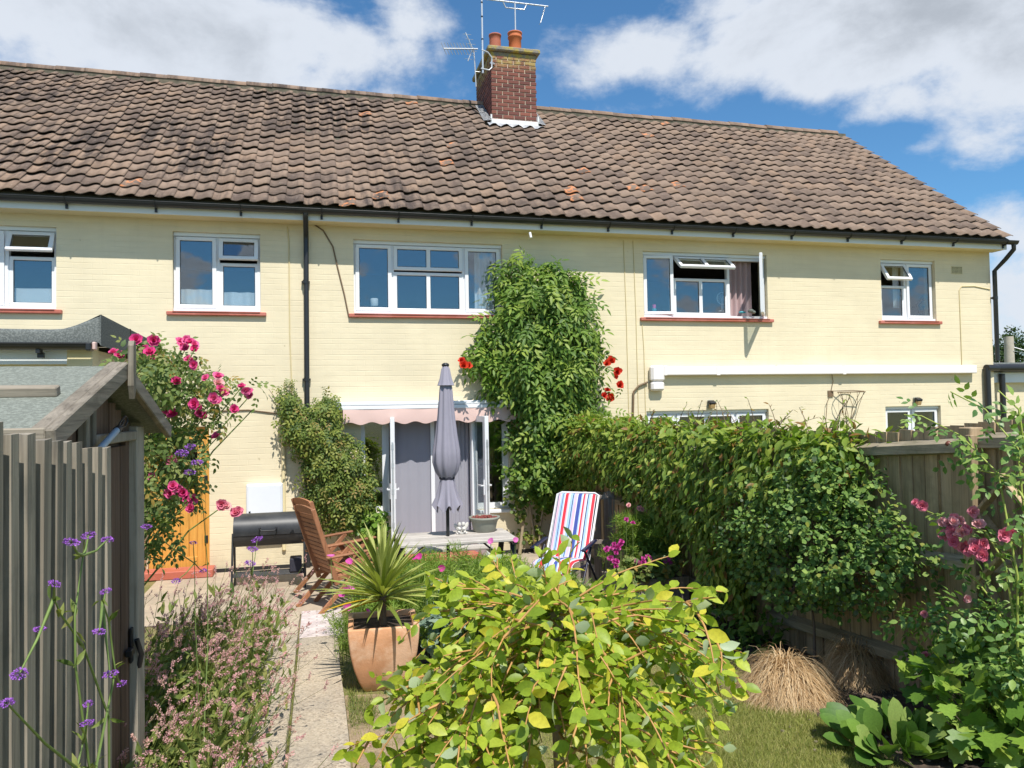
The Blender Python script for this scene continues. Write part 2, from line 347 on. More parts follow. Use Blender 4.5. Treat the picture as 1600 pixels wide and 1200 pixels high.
leafmat('glossy_rose_leaf', [(.075, .165, .04), (.14, .25, .055), (.20, .32, .07), (.28, .39, .09)], tint=(1.1, 1.4, .45), trans=.26, rough=.42, spec=.4)
leafmat('wall_shrub_leaf', [(.06, .105, .03), (.12, .18, .035), (.19, .24, .045), (.28, .29, .065)], yellow=(.93, (.28, .20, .06)), tint=(1.15, 1.4, .45), trans=.3)
leafmat('willow_leaf', [(.20, .29, .028), (.30, .40, .036), (.38, .47, .048), (.48, .53, .07)], yellow=(.90, (.62, .56, .06)), back=(.42, .50, .32), tint=(1.2, 1.4, .30), trans=.40, rough=.42)
leafmat('feather_leaf', [(.10, .19, .03), (.17, .27, .04), (.23, .33, .05), (.30, .36, .07)], tint=(1.2, 1.4, .4), trans=.3)
leafmat('poppy_leaf', [(.13, .20, .145), (.20, .28, .20), (.26, .34, .25)], trans=.15, rough=.6)
leafmat('cordyline_leaf', [(.18, .23, .045), (.30, .35, .085), (.40, .44, .13), (.50, .52, .19)], yellow=(.96, (.62, .40, .03)), tint=(1.2, 1.3, .4), trans=.25, rough=.4)
leafmat('bergenia_leaf', [(.07, .15, .025), (.115, .21, .035), (.16, .27, .045), (.25, .34, .09)], tint=(1.1, 1.35, .4), trans=.2, rough=.48, spec=.35)
leafmat('currant_leaf', [(.09, .19, .03), (.15, .26, .035), (.20, .32, .045), (.28, .36, .06)], tint=(1.1, 1.35, .35), trans=.28, rough=.4)
leafmat('carex_blade', [(.36, .23, .11), (.52, .35, .18), (.66, .48, .27), (.74, .60, .39)], tint=(1.1, 1.0, .8), trans=.25, rough=.6)
leafmat('grass_blade', [(.16, .21, .045), (.25, .29, .06), (.37, .37, .10), (.49, .44, .18)], tint=(1.1, 1.2, .5), trans=.3, rough=.6)
leafmat('meadow_leaf', [(.09, .14, .035), (.15, .20, .045), (.22, .26, .06), (.30, .30, .10)], tint=(1.1, 1.3, .45), trans=.3)
leafmat('pink_spike', [(.62, .40, .32), (.68, .42, .38), (.70, .40, .42), (.66, .54, .38)], tint=(1.2, .9, .9), trans=.3, rough=.8)
leafmat('rose_petal', [(.74, .06, .26), (.80, .10, .33), (.84, .18, .40), (.86, .40, .50)], tint=(1.1, .6, .7), trans=.3, rough=.6)
leafmat('pale_rose_petal', [(.80, .20, .32), (.83, .30, .40), (.86, .44, .48), (.82, .55, .50)], tint=(1.1, .7, .7), trans=.3, rough=.6)
leafmat('campsis_petal', [(.58, .03, .02), (.66, .05, .025), (.72, .10, .03)], tint=(1.1, .5, .4), trans=.25, rough=.5)
leafmat('cosmos_petal', [(.60, .04, .30), (.68, .10, .42), (.72, .22, .52)], tint=(1.1, .6, .9), trans=.3, rough=.6)
leafmat('tree_leaf', [(.02, .05, .015), (.04, .075, .02), (.06, .095, .025)], tint=(1.0, 1.3, .4), trans=.2)

# ---------------------------------------------------------------- mesh helpers
def tag(o, label=None, cat=None, group=None, kind=None):
    if label: o['label'] = label
    if cat: o['category'] = cat
    if group: o['group'] = group
    if kind: o['kind'] = kind
    return o
def link(o, parent=None):
    COL.objects.link(o)
    if parent is not None: o.parent = parent; 
    return o
def empty(name, loc=(0, 0, 0), rz=0.0):
    o = bpy.data.objects.new(name, None); o.empty_display_size = .1; o.location = loc; o.rotation_euler = (0, 0, rz); return link(o)
def rx(a): return Matrix.Rotation(a, 3, 'X')
def ry(a): return Matrix.Rotation(a, 3, 'Y')
def rz(a): return Matrix.Rotation(a, 3, 'Z')
class MB:
    def __init__(s): s.v = []; s.f = []; s.sm = []; s.mi = []; s.cur = 0
    def add(s, vs, fs, smooth=False):
        b = len(s.v); s.v += [tuple(v) for v in vs]; s.f += [tuple(b+i for i in f) for f in fs]; s.sm += [smooth]*len(fs); s.mi += [s.cur]*len(fs)
    def box(s, c, d, rot=None, bev=0.0):
        x, y, z = d[0]/2, d[1]/2, d[2]/2; c = Vector(c)
        if bev > 0:
            b = min(bev, x*.9, y*.9, z*.9); vs = []
            for sx in (-1, 1):
                for sy in (-1, 1):
                    for sz in (-1, 1):
                        vs += [Vector((sx*x, sy*(y-b), sz*(z-b))), Vector((sx*(x-b), sy*y, sz*(z-b))), Vector((sx*(x-b), sy*(y-b), sz*z))]
            bm = bmesh.new()
            for q in vs: bm.verts.new(q)
            r = bmesh.ops.convex_hull(bm, input=bm.verts); bm.verts.index_update()
            vs = [v.co.copy() for v in bm.verts]; fs = [[v.index for v in f.verts] for f in bm.faces]; bm.free()
        else:
            vs = [Vector((a*x, b*y, e*z)) for a in (-1, 1) for b in (-1, 1) for e in (-1, 1)]
            fs = [(0, 1, 3, 2), (4, 6, 7, 5), (0, 4, 5, 1), (2, 3, 7, 6), (0, 2, 6, 4), (1, 5, 7, 3)]
        s.add([c + (rot @ v if rot else v) for v in vs], fs); return s
    def bb(s, x0, x1, y0, y1, z0, z1, bev=0.0): return s.box(((x0+x1)/2, (y0+y1)/2, (z0+z1)/2), (abs(x1-x0), abs(y1-y0), abs(z1-z0)), None, bev)
    def beam(s, a, b, wd, ht, upv=(0, 0, 1), bev=0.0):
        a = Vector(a); b = Vector(b); d = b-a; L = d.length; y = d.normalized(); x = y.cross(Vector(upv)).normalized(); z = x.cross(y)
        return s.box((a+b)/2, (wd, L, ht), Matrix((x, y, z)).transposed(), bev)
    def tube(s, pts, r, n=8, caps=True, smooth=True):
        pts = [Vector(p) for p in pts]; m = len(pts)
        if not hasattr(r, '__len__'): r = [r]*m
        vs = []; ref = None
        for i, p in enumerate(pts):
            t = (pts[min(i+1, m-1)]-pts[max(i-1, 0)]).normalized()
            if ref is None: ref = t.orthogonal().normalized()
            ref = (ref - t*ref.dot(t)).normalized(); b = t.cross(ref)
            for k in range(n): a = 2*math.pi*k/n; vs.append(p + (ref*math.cos(a)+b*math.sin(a))*r[i])
        fs = [(i*n+k, i*n+(k+1) % n, (i+1)*n+(k+1) % n, (i+1)*n+k) for i in range(m-1) for k in range(n)]
        s.add(vs, fs, smooth)
        if caps: s.add(vs[:n], [tuple(reversed(range(n)))]); s.add(vs[-n:], [tuple(range(n))])
        return s
    def lathe(s, c, prof, n=24, fn=None, caps=(True, True), smooth=True):
        c = Vector(c); vs = []
        for j, (r, z) in enumerate(prof):
            for k in range(n):
                a = 2*math.pi*k/n; q = r*(fn(a, j, z) if fn else 1.0); vs.append(c+Vector((q*math.cos(a), q*math.sin(a), z)))
        m = len(prof); fs = [(i*n+k, i*n+(k+1) % n, (i+1)*n+(k+1) % n, (i+1)*n+k) for i in range(m-1) for k in range(n)]
        s.add(vs, fs, smooth)
        if caps[0]: s.add(vs[:n], [tuple(reversed(range(n)))])
        if caps[1]: s.add(vs[-n:], [tuple(range(n))])
        return s
    def ball(s, c, rad, n=10, m=6, rot=None):
        c = Vector(c); rad = rad if hasattr(rad, '__len__') else (rad,)*3; vs = []; fs = []
        for i in range(m+1):
            t = math.pi*i/m
            for k in range(n):
                a = 2*math.pi*k/n; q = Vector((rad[0]*math.sin(t)*math.cos(a), rad[1]*math.sin(t)*math.sin(a), rad[2]*math.cos(t))); vs.append(c+(rot @ q if rot else q))
        for i in range(m):
            for k in range(n): fs.append((i*n+k, (i+1)*n+k, (i+1)*n+(k+1) % n, i*n+(k+1) % n))
        s.add(vs, fs, True); return s
    def mesh(s, name, mats):
        me = bpy.data.meshes.new(name); me.from_pydata(s.v, [], s.f)
        mats = mats if isinstance(mats, (list, tuple)) else [mats]
        for m in mats: me.materials.append(MATS[m])
        me.polygons.foreach_set('use_smooth', s.sm)
        if len(mats) > 1: me.polygons.foreach_set('material_index', s.mi)
        me.update(); return me
    def build(s, name, mats, parent=None, loc=None):
        o = bpy.data.objects.new(name, s.mesh(name, mats))
        if loc is not None: o.location = loc
        return link(o, parent)
def npmesh(name, V, Fq, mats, rnd=None, smooth=True):
    """many alike pieces at once: V (n,3), Fq list of faces or (m,k) array"""
    me = bpy.data.meshes.new(name); V = np.asarray(V, dtype=np.float32)
    sizes = [np.full(len(f), f.shape[1]) for f in Fq]; sizes = np.concatenate(sizes)
    loops = np.concatenate([f.ravel() for f in Fq]).astype(np.int32)
    me.vertices.add(len(V)); me.vertices.foreach_set('co', V.ravel())
    me.loops.add(len(loops)); me.loops.foreach_set('vertex_index', loops)
    me.polygons.add(len(sizes)); st = np.zeros(len(sizes), np.int32); st[1:] = np.cumsum(sizes)[:-1]
    me.polygons.foreach_set('loop_start', st); me.polygons.foreach_set('loop_total', sizes.astype(np.int32))
    me.polygons.foreach_set('use_smooth', np.full(len(sizes), smooth))
    for m in (mats if isinstance(mats, (list, tuple)) else [mats]): me.materials.append(MATS[m])
    if rnd is not None:
        at = me.attributes.new('rnd', 'FLOAT_COLOR', 'POINT'); c = np.ones((len(V), 4), np.float32); c[:, 0:2] = rnd; at.data.foreach_set('color', c.ravel())
    me.update(calc_edges=True); me.validate(); return me

# leaf templates: (verts (n,3), list of face arrays); x across, y along, z normal
def T_leaf(wd=.5, fold=.10, curl=.12, rows=((.28, .8), (.6, .92))):
    v = [(0, 0, 0)]; f3 = []; f4 = []
    for (y, k) in rows: v += [(-wd/2*k, y, fold*k-curl*y*y), (0, y, -curl*y*y), (wd/2*k, y, fold*k-curl*y*y)]
    n = len(rows); t = len(v); v.append((0, 1, -curl))
    f3 += [(0, 2, 1), (0, 3, 2)]
    for i in range(n-1):
        a = 1+3*i; b = a+3; f4 += [(a, a+1, b+1, b), (a+1, a+2, b+2, b+1)]
    a = 1+3*(n-1); f3 += [(a, a+1, t), (a+1, a+2, t)]
    fs = [np.array(f3)]
    if f4: fs.append(np.array(f4))
    return np.array(v, float), fs
def T_compound(pairs=3, lw=.42, ll=.42, droop=.35):
    bv, bf = T_leaf(lw, .06, .15); V = []; FF = [[] for _ in bf]; n = 0
    L = [(i+.6)/(pairs+.4) for i in range(pairs)]
    pl = [(y, s*1.05, ll*(1-.25*abs(y-.5))) for y in L for s in (-1, 1)] + [(.97, 0, ll)]
    for (y, a, l) in pl:
        c, s = math.cos(a), math.sin(a); q = bv*l
        x = q[:, 0]*c + q[:, 1]*s; yy = -q[:, 0]*s + q[:, 1]*c; z = q[:, 2]
        V.append(np.stack([x, y+yy*.9-.0, z-droop*(y+yy)**2], 1))
        for i, f in enumerate(bf): FF[i].append(f+n)
        n += len(bv)
    return np.concatenate(V), [np.concatenate(f) for f in FF]
def T_lobed():
    pr = [(0, 0), (.30, -.10), (.55, .08), (.40, .24), (.62, .42), (.36, .52), (.30, .72), (.14, .76), (0, 1.0)]
    v = [(x, y, .05*abs(x)-.14*y*y) for x, y in pr] + [(-x, y, .05*abs(x)-.14*y*y) for x, y in pr[1:-1]] + [(0, .35, -.05)]
    n = len(pr); k = len(v)-1; f = [(k, i, i+1) for i in range(n-1)]
    left = [0]+list(range(n, 2*n-2))+[n-1]
    f += [(k, left[i+1], left[i]) for i in range(len(left)-1)]
    return np.array(v, float), [np.array(f)]
def T_strand(n=3, wd=.02, curl=.5):
    v = []; f = []
    for i in range(n+1):
        t = i/n; k = wd*(1-.85*t)/2; z = -curl*t*t
        v += [(-k, t*(1-.25*curl*t), z), (k, t*(1-.25*curl*t), z)]
    f = [(2*i, 2*i+1, 2*i+3, 2*i+2) for i in range(n)]
    return np.array(v, float), [np.array(f)]
def unit(a): return a/np.maximum(np.linalg.norm(a, axis=1, keepdims=True), 1e-9)
def frames(axis, nrm):
    a = unit(axis); s = unit(np.cross(a, nrm)); n = np.cross(s, a); return s, a, n
def spread(tm, P, axis, nrm, size, r=None):
    V0, Fs = tm; N = len(P); s, a, n = frames(axis, nrm); size = np.broadcast_to(np.asarray(size, float), (N,))[:, None, None]
    W = P[:, None, :] + size*(V0[None, :, 0:1]*s[:, None, :] + V0[None, :, 1:2]*a[:, None, :] + V0[None, :, 2:3]*n[:, None, :])
    k = len(V0); off = (np.arange(N)*k)[:, None, None]
    FF = [(f[None]+off).reshape(-1, f.shape[1]) for f in Fs]
    rr = np.repeat((rng.random((N, 2)) if r is None else r), k, 0)
    return W.reshape(-1, 3), FF, rr
def join(parts):
    V = []; Fd = {}; Rr = []; n = 0
    for v, fs, r in parts:
        V.append(v); Rr.append(r)
        for f in fs: Fd.setdefault(f.shape[1], []).append(f+n)
        n += len(v)
    return np.concatenate(V), [np.concatenate(Fd[k]) for k in sorted(Fd)], np.concatenate(Rr)
def leaves(name, mat, parent, parts, stuff=True):
    V, FF, rr = join(parts); o = bpy.data.objects.new(name, npmesh(name, V, FF, mat, rr)); link(o, parent)
    if stuff: o['kind'] = 'stuff'
    return o
def gauss(n, s): return rng.normal(0, 1, (n, 3))*np.asarray(s)
def clumps(centres, per, rad, out, jit=.5):
    """leaves gathered round clump centres; out = outward direction per centre"""
    C = np.repeat(centres, per, 0); O = np.repeat(out, per, 0); n = len(C)
    d = unit(rng.normal(0, 1, (n, 3))); d = unit(d + O*.8)
    P = C + d*(rad*rng.random((n, 1))**.5)
    return P, unit(d*jit+O)
def inpoly(x, y, poly):
    c = np.zeros(len(x), bool); j = len(poly)-1
    for i in range(len(poly)):
        xi, yi = poly[i]; xj, yj = poly[j]
        t = ((yi > y) != (yj > y)) & (x < (xj-xi)*(y-yi)/(yj-yi+1e-12)+xi); c ^= t; j = i
    return c
def polypts(poly, n):
    p = np.array(poly); lo, hi = p.min(0), p.max(0); out = []
    k = 0
    while k < n:
        q = lo+(hi-lo)*rng.random((n*2, 2)); q = q[inpoly(q[:, 0], q[:, 1], poly)]; out.append(q); k += len(q)
    return np.concatenate(out)[:n]
def edged(q, poly):
    p = np.array(poly); d = np.full(len(q), 1e9)
    for i in range(len(p)):
        a, b = p[i-1], p[i]; ab = b-a; t = np.clip(((q-a)@ab)/max(ab@ab, 1e-9), 0, 1); d = np.minimum(d, np.linalg.norm(q-(a+t[:, None]*ab), axis=1))
    return d
# ================================================================ THE SETTING
ys = [-300, -40, -8, -2] + [i*.4 for i in range(0, 22)] + [8.8, 11, 16, 40, 120, 600]
xs = [-500, -60, -12, -4, 0, 4, 12, 60, 500]
V = [(x, y, (gz(max(y, -2)))) for y in ys for x in xs]; nx = len(xs)
mb = MB(); mb.add(V, [(j*nx+i, j*nx+i+1, (j+1)*nx+i+1, (j+1)*nx+i) for j in range(len(ys)-1) for i in range(nx-1)], True)
tag(mb.build('ground', 'dry_turf'), 'dry turf and earth of the gently sloping garden', 'ground', kind='structure')
def strip(name, mat, pts, lift, label, cat):
    """a sheet laid on the ground from an outline of (x, y)"""
    mb = MB(); b = bmesh.new(); vs = [b.verts.new((x, y, 0)) for x, y in pts]; b.faces.new(vs)
    for y in [k*.4 for k in range(0, 22)]: bmesh.ops.bisect_plane(b, geom=b.verts[:]+b.edges[:]+b.faces[:], plane_co=(0, y, 0), plane_no=(0, 1, 0))
    b.verts.index_update()
    mb.add([(v.co.x, v.co.y, gz(v.co.y)+lift) for v in b.verts], [[v.index for v in f.verts] for f in b.faces]); b.free()
    return tag(mb.build(name, mat), label, cat, kind='structure')
strip('patio', 'patio_concrete', [(-2.0, 8.45), (3.6, 8.45), (3.6, 10.999), (-2.0, 10.999)], .006, 'pale concrete patio along the back of the house', 'patio')
strip('soil_bed', 'soil', [(2.55, 3.0), (3.72, 2.6), (3.72, 8.4), (2.9, 8.4), (3.0, 6.6), (3.2, 5.4), (2.85, 4.55), (2.95, 4.1)], .010, 'dark soil border along the wooden fence', 'soil')
strip('flower_bed_soil', 'soil', [(.36, 6.2), (2.2, 6.0), (2.3, 7.4), (.30, 7.5)], .010, 'soil under the feathery flower bed', 'soil')
strip('bare_earth', 'dry_earth', [(.172, 2.6), (.62, 2.6), (.78, 3.6), (.70, 4.6), (.62, 5.3), (.42, 5.5), (.172, 5.55)], .007, 'dusty bare earth between path and lawn', 'soil')
strip('border_soil', 'soil', [(-1.6, 2.6), (-.66, 2.6), (-.66, 7.4), (-1.6, 7.4)], .010, 'soil under the pink flower spikes beside the path', 'soil')
path = empty('garden_path', (-.25, 5, gz(5))); tag(path, 'pale concrete slab path running from the garden to the patio', 'path', kind='structure')
def slab(x0, x1, y0, y1, skew=0.0):
    mb = MB(); n = 5; b = .006; rows = []
    for t in [0, 1]:
        pass
    ysl = np.linspace(y0, y1, n)
    for y in ysl:
        k = rng.normal(0, .004, 2); rows.append([(x0+skew*(y-y0)+.0, y, gz(y)), (x0+b, y, gz(y)+.034), (x1-b+k[1], y, gz(y)+.034), (x1+k[1], y, gz(y))])
    rows[0] = [(p[0], p[1]+(b if i in (1, 2) else 0), p[2]) for i, p in enumerate(rows[0])]
    mb.add([p for r in rows for p in r], [(j*4+i, j*4+i+1, (j+1)*4+i+1, (j+1)*4+i) for j in range(n-1) for i in range(3)]+[(0, 3, 2, 1), ((n-1)*4, (n-1)*4+1, (n-1)*4+2, (n-1)*4+3)])
    o = mb.build('paving_slab', 'aggregate_concrete', path); o.matrix_parent_inverse = path.matrix_basis.inverted(); return o
def keep(o):           # a part given in world coordinates under a thing that sits elsewhere
    o.matrix_parent_inverse = o.parent.matrix_world.inverted() if o.parent else Matrix(); return o
bpy.context.view_layer.update()
for y0, y1 in ((2.4, 4.35), (4.362, 6.0), (6.012, 7.48), (7.492, 8.44)): slab(-.66, -.182, y0, y1)
for y0, y1 in ((2.4, 4.2), (4.212, 5.85), (5.862, 7.27)): slab(-.172, .168, y0, y1)
ns = 0
for j in range(17):                                            # small brick setts let in between path and patio
    y = 7.285 + j*.069
    for i in range(3):
        x0 = -.172+i*.158-(j % 2)*.075; x1 = x0+.15
        x0 = max(x0, -.172); x1 = min(x1, .235)
        if x1-x0 < .04: continue
        mb = MB(); mb.box(((x0+x1)/2, y+.03, gz(y)+.015+rng.normal(0, .0015)), (x1-x0, .06, .04), None, .006)
        mb.build('sett', 'sett', path).matrix_parent_inverse = path.matrix_basis.inverted()

# ================================================================ THE HOUSE
house = empty('terraced_house', (4, DW, 0)); HI = Matrix.Translation((-4, -DW, 0))
tag(house, 'long cream painted terraced house with brown pantile roof and brick chimney', 'house')
def hp(mb, name, mat, parent=None, label=None):
    o = mb.build(name, mat, parent or house)
    if parent is None: o.matrix_parent_inverse = HI
    elif parent.parent is house and parent.get('emp'): pass
    if label: o['label'] = label
    return o
XL, XR = -6.5, 11.56
W = {'w1': (-5.2, -3.24, 3.50, 4.575), 'w2': (-1.845, -.73, 3.50, 4.58), 'w3': (.525, 2.69, 3.50, 4.56), 'w4': (4.94, 7.11, 3.50, 4.545), 'w5': (9.285, 10.39, 3.50, 4.55),
     'g4': (4.94, 7.07, .95, 2.05), 'g5': (9.29, 10.41, .95, 2.05), 'pl': (.60, 1.0, .70, 2.10), 'pd': (1.0, 2.235, .03, 2.10), 'pr': (2.235, 2.75, .66, 2.10), 'dr': (-2.16, -1.40, .02, 1.96)}
gx = sorted({XL, XR} | {v for k in W.values() for v in k[:2]}); gzs = sorted({0.0, 4.735} | {v for k in W.values() for v in k[2:]})
mb = MB(); T = .26
for i in range(len(gx)-1):
    for j in range(len(gzs)-1):
        cx, cz = (gx[i]+gx[i+1])/2, (gzs[j]+gzs[j+1])/2
        if any(a < cx < b and c < cz < d for a, b, c, d in W.values()): continue
        a, b, c, d = gx[i], gx[i+1], gzs[j], gzs[j+1]
        mb.add([(a, DW, c), (b, DW, c), (b, DW, d), (a, DW, d)], [(0, 1, 2, 3)]); mb.add([(a, DW+T, c), (b, DW+T, c), (b, DW+T, d), (a, DW+T, d)], [(3, 2, 1, 0)])
for a, b, c, d in W.values():
    q = [(a, c), (b, c), (b, d), (a, d)]
    for k in range(4):
        (x, z), (x2, z2) = q[k], q[(k+1) % 4]; mb.add([(x, DW, z), (x, DW+T, z), (x2, DW+T, z2), (x2, DW, z2)], [(0, 1, 2, 3)])
YB = 18.6
mb.add([(XR, DW, 0), (XR, YB, 0), (XR, YB, 4.95), (XR, 14.8, 8.05), (XR, DW, 5.05)], [(0, 1, 2, 3, 4)])
mb.add([(XL, DW, 0), (XL, YB, 0), (XL, YB, 4.95), (XL, 14.8, 8.05), (XL, DW, 5.05)], [(4, 3, 2, 1, 0)])
mb.add([(XL, YB, 0), (XR, YB, 0), (XR, YB, 4.95), (XL, YB, 4.95)], [(3, 2, 1, 0)])
mb.add([(XL, DW, 4.735), (XR, DW, 4.735), (XR, DW, 5.05), (XL, DW, 5.05)], [(0, 1, 2, 3)])
hp(mb, 'wall', 'cream_masonry_paint')
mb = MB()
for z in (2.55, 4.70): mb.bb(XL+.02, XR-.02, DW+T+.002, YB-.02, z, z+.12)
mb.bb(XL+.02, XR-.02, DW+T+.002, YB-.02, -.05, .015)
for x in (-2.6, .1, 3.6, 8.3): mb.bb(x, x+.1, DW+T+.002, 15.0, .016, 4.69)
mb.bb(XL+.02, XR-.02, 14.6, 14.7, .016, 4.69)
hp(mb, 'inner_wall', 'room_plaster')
mb = MB(); mb.bb(-2.0, XR, DW-.012, DW-.002, .0, .055); hp(mb, 'plinth', 'black_pvc')

# windows --------------------------------------------------------
FY = DW+.075                                                    # outer face of the frames, set back in the reveal
def sash(win, x0, x1, z0, z1, bars=(), hang=None, ang=0.0, fwid=.055, proud=.022, y=None, glass='window_glass', sm='white_upvc'):
    """one light: frame and pane(s); hang 'T' tilts about its head, 'L'/'R' swings about a side"""
    y = FY-proud if y is None else y; th = .05
    if hang == 'T': piv = Vector(((x0+x1)/2, y, z1)); rot = rx(-ang)
    elif hang == 'L': piv = Vector((x0, y, (z0+z1)/2)); rot = rz(-ang)
    elif hang == 'R': piv = Vector((x1, y, (z0+z1)/2)); rot = rz(ang)
    else: piv = Vector(((x0+x1)/2, y, (z0+z1)/2)); rot = Matrix.Identity(3)
    def tr(mb):
        mb.v = [tuple(piv + rot @ (Vector(v)-piv)) for v in mb.v]; return mb
    mb = MB(); e = .004
    mb.bb(x0+e, x1-e, y, y+th, z1-fwid, z1-e, .008); mb.bb(x0+e, x1-e, y, y+th, z0+e, z0+fwid, .008)
    mb.bb(x0+e, x0+fwid, y+.0015, y+th-.002, z0+fwid-.006, z1-fwid+.006); mb.bb(x1-fwid, x1-e, y+.0015, y+th-.002, z0+fwid-.006, z1-fwid+.006)
    for b in bars: mb.bb(b-.028, b+.028, y+.001, y+th-.002, z0+fwid-.006, z1-fwid+.006)
    tr(mb).build('sash', sm, win)
    cuts = [x0+fwid]+[k for b in bars for k in (b-.028, b+.028)]+[x1-fwid]
    for i in range(0, len(cuts), 2):
        a, b = cuts[i], cuts[i+1]
        q = MB(); q.bb(a-.004, b+.004, y+.020, y+.026, z0+fwid-.004, z1-fwid+.004); tr(q).build('pane', glass, win)
        q = MB(); k = .007; c, d = z0+fwid, z1-fwid                  # black gasket line round the glass
        q.bb(a, b, y+.014, y+.0195, d-k, d); q.bb(a, b, y+.014, y+.0195, c, c+k); q.bb(a, a+k, y+.014, y+.0195, c+k, d-k); q.bb(b-k, b, y+.014, y+.0195, c+k, d-k)
        tr(q).build('gasket', 'black_pvc', win)
    return piv, rot
def window(key, mull=(), sill=True, lintel=True):
    a, b, c, d = W[key]; mb = MB(); f = .045; y0, y1 = FY, FY+.07
    zt = d-.05 if lintel else d
    mb.bb(a+.002, b-.002, y0, y1, zt-f, zt-.001); mb.bb(a+.002, b-.002, y0, y1, c+.001, c+.055)
    mb.bb(a+.002, a+f, y0+.001, y1-.001, c+.055, zt-f); mb.bb(b-f, b-.002, y0+.001, y1-.001, c+.055, zt-f)
    for m in mull: mb.bb(m[0]-f/2, m[0]+f/2, y0+.001, y1-.001, m[1], m[2])
    w = hp(mb, 'window', 'white_upvc'); w['emp'] = 1
    def sub(mb, name, mat): return mb.build(name, mat, w)
    if lintel: q = MB(); q.bb(a+.002, b-.002, FY-.03, FY+.05, zt+.0005, d-.001); sub(q, 'head_trim', 'white_fascia')
    if sill:
        q = MB(); q.bb(a-.075, b+.075, DW-.055, DW+.075, c-.052, c-.0005, .008); q.box(((a+b)/2, DW+.0, c+.002), (b-a-.01, .13, .012), rx(R(6)))
        sub(q, 'sill', 'red_sill')
        q = MB(); q.bb(a+.003, b-.003, DW+.02, FY-.001, c+.010, c+.045); sub(q, 'sub_sill', 'white_upvc')
    return w, c+.05, zt-.002
def curtain(win, x0, x1, z0, z1, mat, y=None, amp=.03, wl=.11):
    y = DW+.19 if y is None else y; n = int((x1-x0)/wl*6)+2; mb = MB(); vs = []
    for i in range(n+1):
        x = x0+(x1-x0)*i/n; yy = y+amp*math.sin((x-x0)/wl*2*math.pi)
        vs += [(x, yy, z0), (x, yy, z1)]
    mb.add(vs, [(2*i, 2*i+2, 2*i+3, 2*i+1) for i in range(n)], True); return mb.build('curtain', mat, win)
# two-light bedroom window
w, z0, z1 = window('w2', [(-1.285, 3.555, 4.485)])
sash(w, -1.82, -1.30, z0, z1); zt = 4.21
sash(w, -1.27, -.755, zt, z1, hang='T', ang=R(14)); sash(w, -1.27, -.755, z0, zt-.02, fwid=.05, proud=-.004)
curtain(w, -1.80, -1.32, 3.52, 3.83, 'curtain_white', amp=.02, wl=.16); curtain(w, -1.26, -.78, 3.52, 3.80, 'curtain_white', amp=.025, wl=.2)
w, z0, z1 = window('w1', [(-3.83, 3.555, 4.48), (-4.5, 3.555, 4.48)])
sash(w, -3.81, -3.265, 4.22, z1, hang='T', ang=R(27)); sash(w, -3.81, -3.265, z0, 4.20, fwid=.05, proud=-.004); sash(w, -4.48, -3.85, z0, z1); sash(w, -5.18, -4.52, z0, z1)
curtain(w, -3.78, -3.3, 3.52, 3.80, 'curtain_white', amp=.015, wl=.5)
# wide four-light window above the awning
w, z0, z1 = window('w3', [(1.075, 3.555, 4.465), (2.115, 3.555, 4.465)])
sash(w, .55, 1.065, z0, z1); sash(w, 1.09, 2.10, 4.145, z1, bars=[1.595]); sash(w, 1.09, 2.10, z0, 4.13, bars=[1.595], fwid=.05, proud=-.004); sash(w, 2.13, 2.665, z0, z1)
curtain(w, 2.30, 2.64, 3.52, 4.5, 'curtain_white', amp=.03, wl=.1)
# neighbour's wide window with its lights open
w, z0, z1 = window('w4', [(5.46, 3.555, 4.45), (6.45, 3.555, 4.45)])
sash(w, 4.965, 5.455, z0, z1, hang='L', ang=R(7)); sash(w, 5.48, 6.44, 4.17, z1, bars=[5.96], hang='T', ang=R(52))
sash(w, 5.48, 6.44, z0, 4.15, bars=[5.96], fwid=.05, proud=-.004); sash(w, 6.47, 7.085, z0, z1, hang='R', ang=R(56))
curtain(w, 6.46, 6.92, 3.53, 4.49, 'curtain_pink', amp=.035, wl=.1)
w, z0, z1 = window('w5', [(9.83, 3.555, 4.455)], lintel=True)
sash(w, 9.31, 9.82, 4.14, z1, hang='T', ang=R(33)); sash(w, 9.31, 9.82, z0, 4.12, fwid=.05, proud=-.004); sash(w, 9.845, 10.365, z0, z1)
curtain(w, 9.68, 9.80, 3.75, 4.5, 'curtain_white', amp=.02, wl=.08)
w, z0, z1 = window('g4', [(5.46, 1.005, 1.955), (6.5, 1.005, 1.955)], sill=True)
sash(w, 4.965, 5.445, z0, z1); sash(w, 5.475, 6.485, z0, z1, bars=[5.98]); sash(w, 6.515, 7.045, z0, z1)
for a, b in ((4.98, 5.44), (6.52, 7.04)): curtain(w, a, b, 1.0, 1.98, 'blind_brown', y=DW+.2, amp=.004, wl=.06)
w, z0, z1 = window('g5', [(9.85, 1.005, 1.955)]); sash(w, 9.315, 9.84, z0, z1); sash(w, 9.86, 10.385, z0, z1)
# garden doors with side lights
mb = MB(); y0, y1 = FY, FY+.07
for x0, x1 in ((.602, .66), (.90, 1.045), (2.19, 2.28), (2.66, 2.748)): mb.bb(x0, x1, y0+.001, y1, .70 if x1 < .9 or x0 > 2.5 else .031, 2.098)
mb.bb(.602, 2.748, y0, y1-.001, 2.03, 2.0985); mb.bb(.602, .99, y0, y1-.001, .705, .77); mb.bb(2.25, 2.748, y0, y1-.001, .665, .75)
mb.bb(1.01, 2.225, y0-.03, y1, .031, .07)
pd = hp(mb, 'garden_door_frame', 'white_upvc')
for a, b, c in ((.52, .998, .70), (2.24, 2.83, .66)):
    q = MB(); q.bb(a, b, DW-.06, DW+.07, c-.05, c-.002, .008); q.build('sill', 'white_upvc', pd)
q = MB(); q.bb(.655, .905, FY+.02, FY+.026, .765, 2.035); q.build('pane', 'window_glass', pd)
